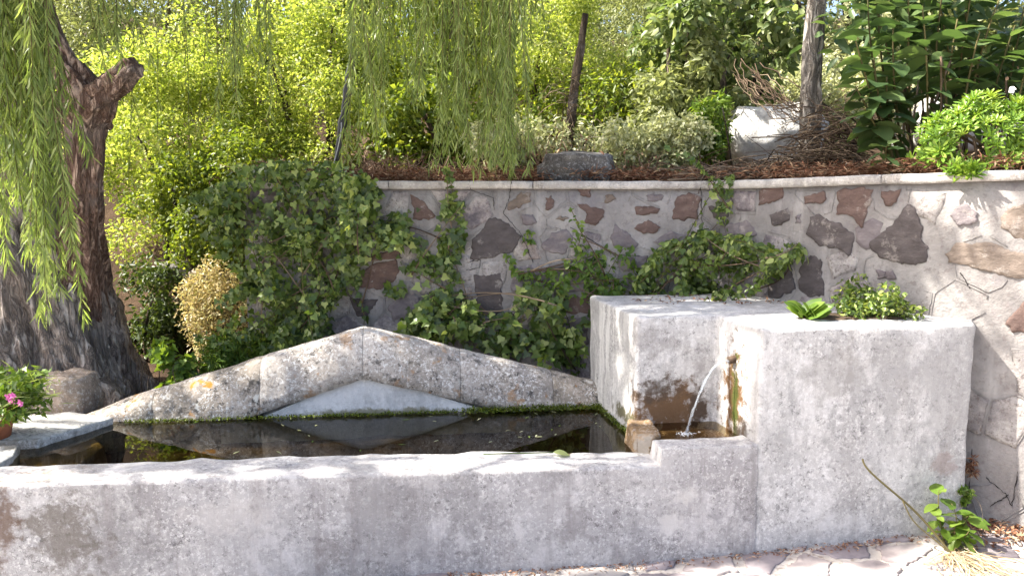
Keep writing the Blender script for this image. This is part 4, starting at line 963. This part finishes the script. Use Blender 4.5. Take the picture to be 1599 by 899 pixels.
for px, w, h, n, lab in ((610, 60, .3, 260, 'tangled dry brown stems on the bank behind the left willow strands'), (720, 60, .22, 200, 'dry twiggy brush on the bank below the right willow strands'), (870, 40, .42, 220, 'dead brown brush around the foot of the leaning trunk'), (985, 70, .3, 260, 'tangled dead brush above the pale low shrubs'), (450, 50, .25, 160, 'dry grey brush on the bank left of the black pole')):
    br = thing('dry_brush', lab, 'dry brush', tuple(W(px, 262, 5.25)), 'dry brush on the bank'); g = Geo()
    for k in range(n):
        a = W(px + R.normal() * w * .6, 262, R.uniform(5.0, 5.6)); a[2] = 1.62; d = np.append(R.normal(size=2) * .13, R.uniform(.1, 1.0) * h)
        q = bez(a, a + d * .5 + R.normal(size=3) * .05, a + d + np.append(R.normal(size=2) * .05, -.06), 8); g.tube(q + R.normal(size=q.shape) * .005, np.linspace(R.uniform(.002, .0045), .001, 8), 4)
    link('twigs', g.mesh('twigs'), M_brush, br, 'stuff')
    m = n; P = np.concatenate(g.V); P = P[R.integers(len(P), size=m)]
    link('dead_leaves', leafmesh('dead_leaves', P, rnd_dir(m) - [0, 0, .5], rnd_dir(m), R.uniform(.02, .05, m), .014, 'rhomb'), M_dry, br, 'stuff')
pole = thing('garden_pole', 'black plastic-wrapped pole leaning above the ivy curtain', 'pole', tuple(W(524, 250, 4.95)))
P = smoothpath([W(524, 262, 4.95), W(535, 190, 4.95), W(545, 130, 4.95), W(553, 76, 4.95)], 16)
blk_m = NT('black_plastic'); blk_m = blk_m.done(blk_m.bsdf(blk_m.ramp(blk_m.noise(30), [(.3, (.008, .009, .011)), (.8, (.03, .032, .036))]), .38, .5, blk_m.noise(50), .6, .01))
g = Geo(); g.tube(P, np.interp(np.arange(16), [0, 4, 8, 11, 15], [.011, .026, .023, .027, .018]) * (1 + .12 * R.normal(size=16)), 10); link('shaft', g.mesh('shaft'), blk_m, pole)
strip = NT('grey_tie'); strip = strip.done(strip.bsdf((.4, .41, .43), .4, .5))
g = Geo(); g.tube(bez(P[5] + [0, -.03, 0], P[3] + [.02, -.04, 0], P[0] + [-.03, -.04, -.06], 8), .003, 5); link('loose_tie', g.mesh('loose_tie'), strip, pole)
stake = thing('wooden_stake', 'thin rough brown trunk leaning upright behind the lichened boulder', 'trunk', tuple(W(886, 238, 5.4)))
link('shaft', loft(smoothpath([W(884, 248, 5.4), W(893, 170, 5.4), W(903, 100, 5.4), W(914, 22, 5.4)], 30), np.linspace(.034, .021, 30), 18, .2, 1.2, .5, 4), M_branch, stake)
g = Geo()
for k in range(60):
    a = W(885 + R.normal() * 9, R.uniform(120, 235), 5.36); d = R.normal(size=3) * [.07, .04, .06]; g.tube(bez(a, a + d + [0, 0, .03], a + d * 1.8 - [0, 0, .05], 5), .002, 3)
link('dead_twigs', g.mesh('dead_twigs'), M_twig, stake, 'stuff')
def rock(name, label, c, rad, mat, seed, cat='boulder', sub=4, amp=.22, flat=.55):
    bm = bmesh.new(); bmesh.ops.create_icosphere(bm, subdivisions=sub, radius=1)
    for v in bm.verts:
        p = v.co.copy(); m = max(abs(p.x), abs(p.y), abs(p.z)); p = p * (1 + (1 / m - 1) * flat)
        d = 1 + amp * fbm(p + Vector((seed, 0, 0)), .9) + amp * .4 * fbm(p + Vector((0, seed, 0)), 3) + amp * .12 * fbm(p, 11)
        v.co = Vector((p.x * rad[0] * d, p.y * rad[1] * d, p.z * rad[2] * d)) + Vector(c)
    me = bpy.data.meshes.new(name); base = Vector((c[0], c[1], c[2] - rad[2] * .8))
    for v in bm.verts: v.co -= base
    bm.to_mesh(me); bm.free(); me.polygons.foreach_set('use_smooth', np.ones(len(me.polygons), bool)); me.materials.append(mat)
    o = bpy.data.objects.new(name, me); COL.objects.link(o); o.location = base; return tag(o, label, cat)
rock_l = concrete('lichened_rock', (.07, .064, .058), (.17, .158, .142), 0, DARK, [], .4, spots=.8, lichen=0, lime=.0)
rock('boulder', 'flat grey lichened boulder lying on the coping of the stone wall', W(901, 263, 4.85), (.235, .15, .1), rock_l, 21, amp=.2, flat=.4)
rock_b = concrete('brown_rock', (.2, .15, .115), (.36, .29, .235), 0, DARK, [], .6)
rock('boulder', 'squarish brown stone block at the foot of the willow trunk', W(112, 617, 4.05), (.12, .13, .13), rock_b, 7, amp=.12)
rock_w = concrete('white_rock', (.5, .47, .42), (.72, .7, .66), .3, (.4, .33, .25), [], .4)
rock('boulder', 'large sunlit white boulder behind the dry vines', W(1205, 218, 5.9), (.36, .3, .26), rock_w, 12, amp=.22, flat=.25)
for px, py, Yd, s, lab in ((300, 392, 6.3, .1, 'grey path stone highest beside the straw-coloured shrub'), (285, 425, 6.0, .13, 'grey path stone left of the straw-coloured shrub'), (325, 432, 5.9, .1, 'brown path stone touching the straw-coloured shrub')):
    rock('path_stone', lab, W(px, py, Yd), (s * 1.4, s, s * .6), rock_b if 'brown' in lab else rock_l, px * .1, 'stone', 3)
for px, py, Yd, s, lab in ((1465, 195, 6.5, .36, 'white rock added for the bright gaps between the canes of the large-leaved shrub'), (1575, 190, 6.8, .4, 'white rock added for the bright background at the right edge behind the succulent mound')):
    rock('boulder', lab, W(px, py, Yd), (s, .4, s * .7), rock_w, px * .01, amp=.16)  # added rocks standing in for the bright sunlit background

# ------------------------------------------------------------------ dry litter and grass on the terrace and the ground
def litter(name, label, pts, n, L, wd, mat, lift=.01):
    i = R.integers(len(pts), size=n); P = pts[i]; D = unit(R.normal(size=(n, 3)) * [1, 1, .3]); N = unit(R.normal(size=(n, 3)) * .4 + [0, 0, 1])
    o = link(name, leafmesh(name, P + np.stack([R.normal(size=n) * .02, R.normal(size=n) * .02, R.random(n) * lift], 1), D, N, L * R.uniform(.6, 1.3, n), wd * R.uniform(.6, 1.3, n), 'rhomb'), mat)
    return tag(o, label, 'litter', kind='stuff')
pts = []
for k in range(4200):
    s = R.uniform(.1, WS[8]); d = R.uniform(.3, 1.1) if R.random() < .85 else R.uniform(.02, .3); q = wall_pt(s, 0, -d); pts.append((q[0], q[1], (hz(q[0], q[1]) if d > .33 else cap_z(s)) + .012))
litter('leaf_litter', 'red-brown dry leaf litter along the top of the stone wall', np.array(pts), 24000, .045, .007, M_dry, .06)
g = Geo()
for k in range(2600):
    s = R.uniform(.1, WS[7]); q = wall_pt(s, 0, -R.uniform(.3, .9)); q[2] = hz(q[0], q[1]); d = np.append(R.normal(size=2) * .08, R.uniform(.02, .13)); d[1] -= .03
    g.tube(bez(q, q + d * [.3, .3, 1.1], q + d, 5), R.uniform(.001, .0022), 3)
tag(link('dry_grass', g.mesh('dry_grass'), M_dry), 'thin dry grass stalks standing along the top of the stone wall', 'dry grass', kind='stuff')
pts = []
for k in range(700):
    s = R.uniform(WS[7] - .05, WS[9]); q = wall_pt(s, 0, abs(R.normal()) * .12 + .01); pts.append((q[0], q[1], pave_z(q[0]) + .02))
litter('leaf_litter', 'dry brown leaves gathered on the paving at the foot of the wall', np.array(pts), 1100, .03, .011, M_dry, .02)
q = np.array([(lambda p: (p[0], p[1], pave_z(p[0]) + .012))(FL(R.uniform(-.9, 1.36), -.012 - abs(R.normal()) * .022, 0)) for _ in range(500)])
litter('leaf_litter', 'thin line of dry bits gathered along the foot of the trough', q, 700, .02, .006, M_dry, .006)
q = np.array([FL(R.uniform(.1, .9), R.uniform(.55, 1.05), 1.006) for _ in range(300)])
litter('leaf_litter', 'scattered dry leaves lying on top of the spout block', q[(q[:, 0] < 1.5) & (q[:, 1] > 3.95)], 110, .03, .01, M_dry, .004)

# ------------------------------------------------------------------ plants on and by the fountain
def mesh_leaf(mat, wmul=1.0, tints=(.2, .5, .8)):
    out = []
    for m0, ti in zip(bl, tints):
        m = m0.copy(); m.materials.clear(); m.materials.append(mat); m.attributes['tint'].data.foreach_set('value', np.full(len(m.vertices), ti, np.float32)); out.append(m)
    return out
wl_ = mesh_leaf(M_weed)
hosta = thing('broadleaf_plant', 'small fan of broad glossy leaves on the left of the planter pocket', 'plant', (*W(1260, 497, 3.5)[:2], 1.0))
b0 = np.array([*W(1260, 497, 3.5)[:2], 1.005])
for k in range(22):
    th = R.uniform(0, 6.28) if k > 7 else (-2.9 + k * .38); d = np.array([math.cos(th), math.sin(th) * .8, R.uniform(.35, 1.1)]); leaf_obj(hosta, wl_, b0 + np.append(R.normal(size=2) * .02, 0), d + [0, 0, .25], (-d[0] * .8, -.8 - d[1] * .6, .6), R.uniform(.08, .125), .9)
pocket = shrub('planter_shrub', 'small bushy dark green shrub growing in the planter pocket', 'shrub', np.array([*W(1362, 497, 3.55)[:2], 1.06]), (.2, .1, .1), 20, 1500, .028, .014, M_ivy, 'ovate', stems=8, stemr=.004, rr=(.14, .5))
weed = thing('broadleaf_weed', 'green leafy weed growing at the foot of the wall right of the fountain', 'weed', (*W(1482, 838, 3.2)[:2], .07))
for dx, dy, h in ((0, 0, .2), (.05, -.02, .17), (-.06, -.03, .16), (.09, .03, .13), (-.02, .04, .24), (.03, -.06, .12)):
    b0 = np.array([*W(1482, 838, 3.2)[:2], .06]); plant_stem(weed, b0 + [dx * .3, dy * .3, 0], b0 + [dx * 1.3, dy * 1.3, h], 8, .085, wl_, .004, .2, wd=1.0)
smw = W(1502, 772, 3.36)
shrub('weed_clump', 'small dark round-leaved weed rooted in the corner crack above the leafy weed', 'weed', smw, (.05, .04, .05), 8, 260, .022, .02, M_weed, 'ivy', stems=4, stemr=.002)
shrub('dry_tuft', 'little rusty dry tuft in the joint beside the block corner', 'dry plant', W(1515, 730, 3.42), (.03, .03, .04), 6, 160, .03, .006, M_dry, 'rhomb', stems=3, stemr=.002)
g = Geo(); P = smoothpath([W(1347, 716, 3.2), W(1350, 730, 3.18), W(1395, 768, 3.15), W(1430, 797, 3.14), W(1465, 838, 3.1), W(1490, 870, 3.05)], 26); g.tube(P, np.linspace(.004, .0055, 26), 6)
P2 = smoothpath([P[12], W(1425, 815, 3.12), W(1470, 850, 3.08), W(1515, 895, 3.0)], 14); g.tube(P2, .003, 5)
o = link('dry_stalk', g.mesh('dry_stalk'), M_stem); tag(o, 'long bent dry stalk leaning from the weed across the block face', 'stalk')
g = Geo()
for k in range(100):
    a = W(1495 + R.normal() * 16, 852 + R.normal() * 8, 3.05); a[2] = pave_z(a[0]) + .02; d = np.array([.05 + R.normal() * .09, -.09 + R.normal() * .09, 0]); q = bez(a + [0, 0, .04 * R.random()], a + d * .5 + np.append(R.normal(size=2) * .05, .04 * R.random()), a + d, 9); g.tube(q + R.normal(size=q.shape) * .003, R.uniform(.0007, .002), 4)
tag(link('straw_tuft', g.mesh('straw_tuft'), tintmat('straw', [(.3, .2, .1), (.5, .4, .25), (.62, .54, .38)])), 'flattened tuft of pale straw on the paving in front of the weed', 'straw', kind='stuff')
# floating leaves and the wilted leaf on the rim
n = 34; P = np.array([FL(R.uniform(-2.2, -.1) if k < 18 else R.uniform(-.7, -.05), R.uniform(.35, .9) if k < 18 else R.uniform(.3, .92), .4275) for k in range(n)])
for k in range(n):
    me = leafmesh('floating_leaf', np.zeros((1, 3)), np.append(R.normal(size=2), 0)[None], np.array([[.05, .03, 1.]]), np.array([R.uniform(.02, .055)]), np.array([.009]), 'willow', np.array([R.random()])); me.materials.append(M_pale if k % 3 else M_weed)
    o = bpy.data.objects.new('floating_leaf', me); COL.objects.link(o); o.location = P[k]; tag(o, 'narrow fallen willow leaf floating on the dark trough water', 'leaf', 'fallen leaves floating on the trough water')
wilt = thing('wilted_leaf', 'wilted dark green leaf with long stalk lying on the trough rim', 'leaf', tuple(W(860, 712, 3.25)))
a = FL(-.42, .17, .448); b = FL(-.72, .2, .442); g = Geo(); g.tube(bez(b, (a + b) / 2 + [0, -.01, .004], a, 8), .003, 5); link('stalk', g.mesh('stalk'), M_dark, wilt)
leaf_obj(wilt, mesh_leaf(M_dark), a, (E1[0], E1[1] - .1, .05), (0, -.2, 1), .075, 1.0)
# flower pot at the left end
tc = simplemat('terracotta', (.3, .11, .06), (.45, .2, .12), 12, .85)
pot = thing('flower_pot', 'terracotta pot of trailing greenery with a pink flower at the left edge', 'flower pot', (*W(-15, 700, 3.45)[:2], .47))
c0 = np.array([*W(-12, 700, 3.45)[:2], .465]); V = []; k = 28; prof = [(.0, 0), (.075, 0), (.1, .12), (.1, .122), (.115, .122), (.118, .16), (.1, .162), (.095, .14), (0, .138)]
for r_, z_ in prof:
    for j in range(k): V.append(c0 + [r_ * math.cos(j * 6.2832 / k), r_ * math.sin(j * 6.2832 / k), z_])
F = [(i * k + j, i * k + (j + 1) % k, (i + 1) * k + (j + 1) % k, (i + 1) * k + j) for i in range(len(prof) - 1) for j in range(k)]
link('pot', npmesh('pot', V, [np.array(F)], False), tc, pot)
C = np.array([c0 + [R.uniform(-.12, .2), R.uniform(-.12, .08), R.uniform(.1, .28)] for _ in range(24)]); P, D, N = clump_leaves(C, np.full(24, .06), 900)
link('foliage', leafmesh('foliage', P, D, N, R.uniform(.025, .05, 900), .022, 'ivy'), M_weed, pot, 'stuff')
n = 700; P = np.array([c0 + [R.normal() * .09 + .06, R.normal() * .07, R.uniform(.14, .27)] for _ in range(n)])
link('grass_blades', leafmesh('grass_blades', P, unit(R.normal(size=(n, 3)) * [1, 1, .4] + [.2, -.2, .2]), rnd_dir(n), R.uniform(.05, .11, n), .005, 'willow'), M_willow, pot, 'stuff')
fc = W(20, 625, 3.33); pk = NT('pink_petal'); pk = pk.done(pk.bsdf((.75, .2, .48), .6, .2))
for q in ((0, 0, 0), (.03, .0, -.012), (-.024, .01, .014), (.012, -.01, .024)):
    n = 16; P = np.repeat((fc + np.array(q))[None], n, 0); th = R.random(n) * 6.28
    link('blossom', leafmesh('blossom', P, np.stack([np.cos(th), np.full(n, -.35), np.sin(th)], 1), np.tile([0, -1., .3], (n, 1)) + .4 * R.normal(size=(n, 3)), R.uniform(.014, .022, n), .016, 'ivy'), pk, pot)
g = Geo(); g.tube(bez(c0 + [.03, 0, .15], fc + [-.01, .04, -.05], fc + [0, .01, 0], 7), .0025, 5); link('flower_stalk', g.mesh('flower_stalk'), M_stem, pot)
tri = sum(len(o.data.loops) - 2 * len(o.data.polygons) for o in bpy.data.objects if o.type == 'MESH'); print('triangles', tri, 'objects', len(bpy.data.objects))
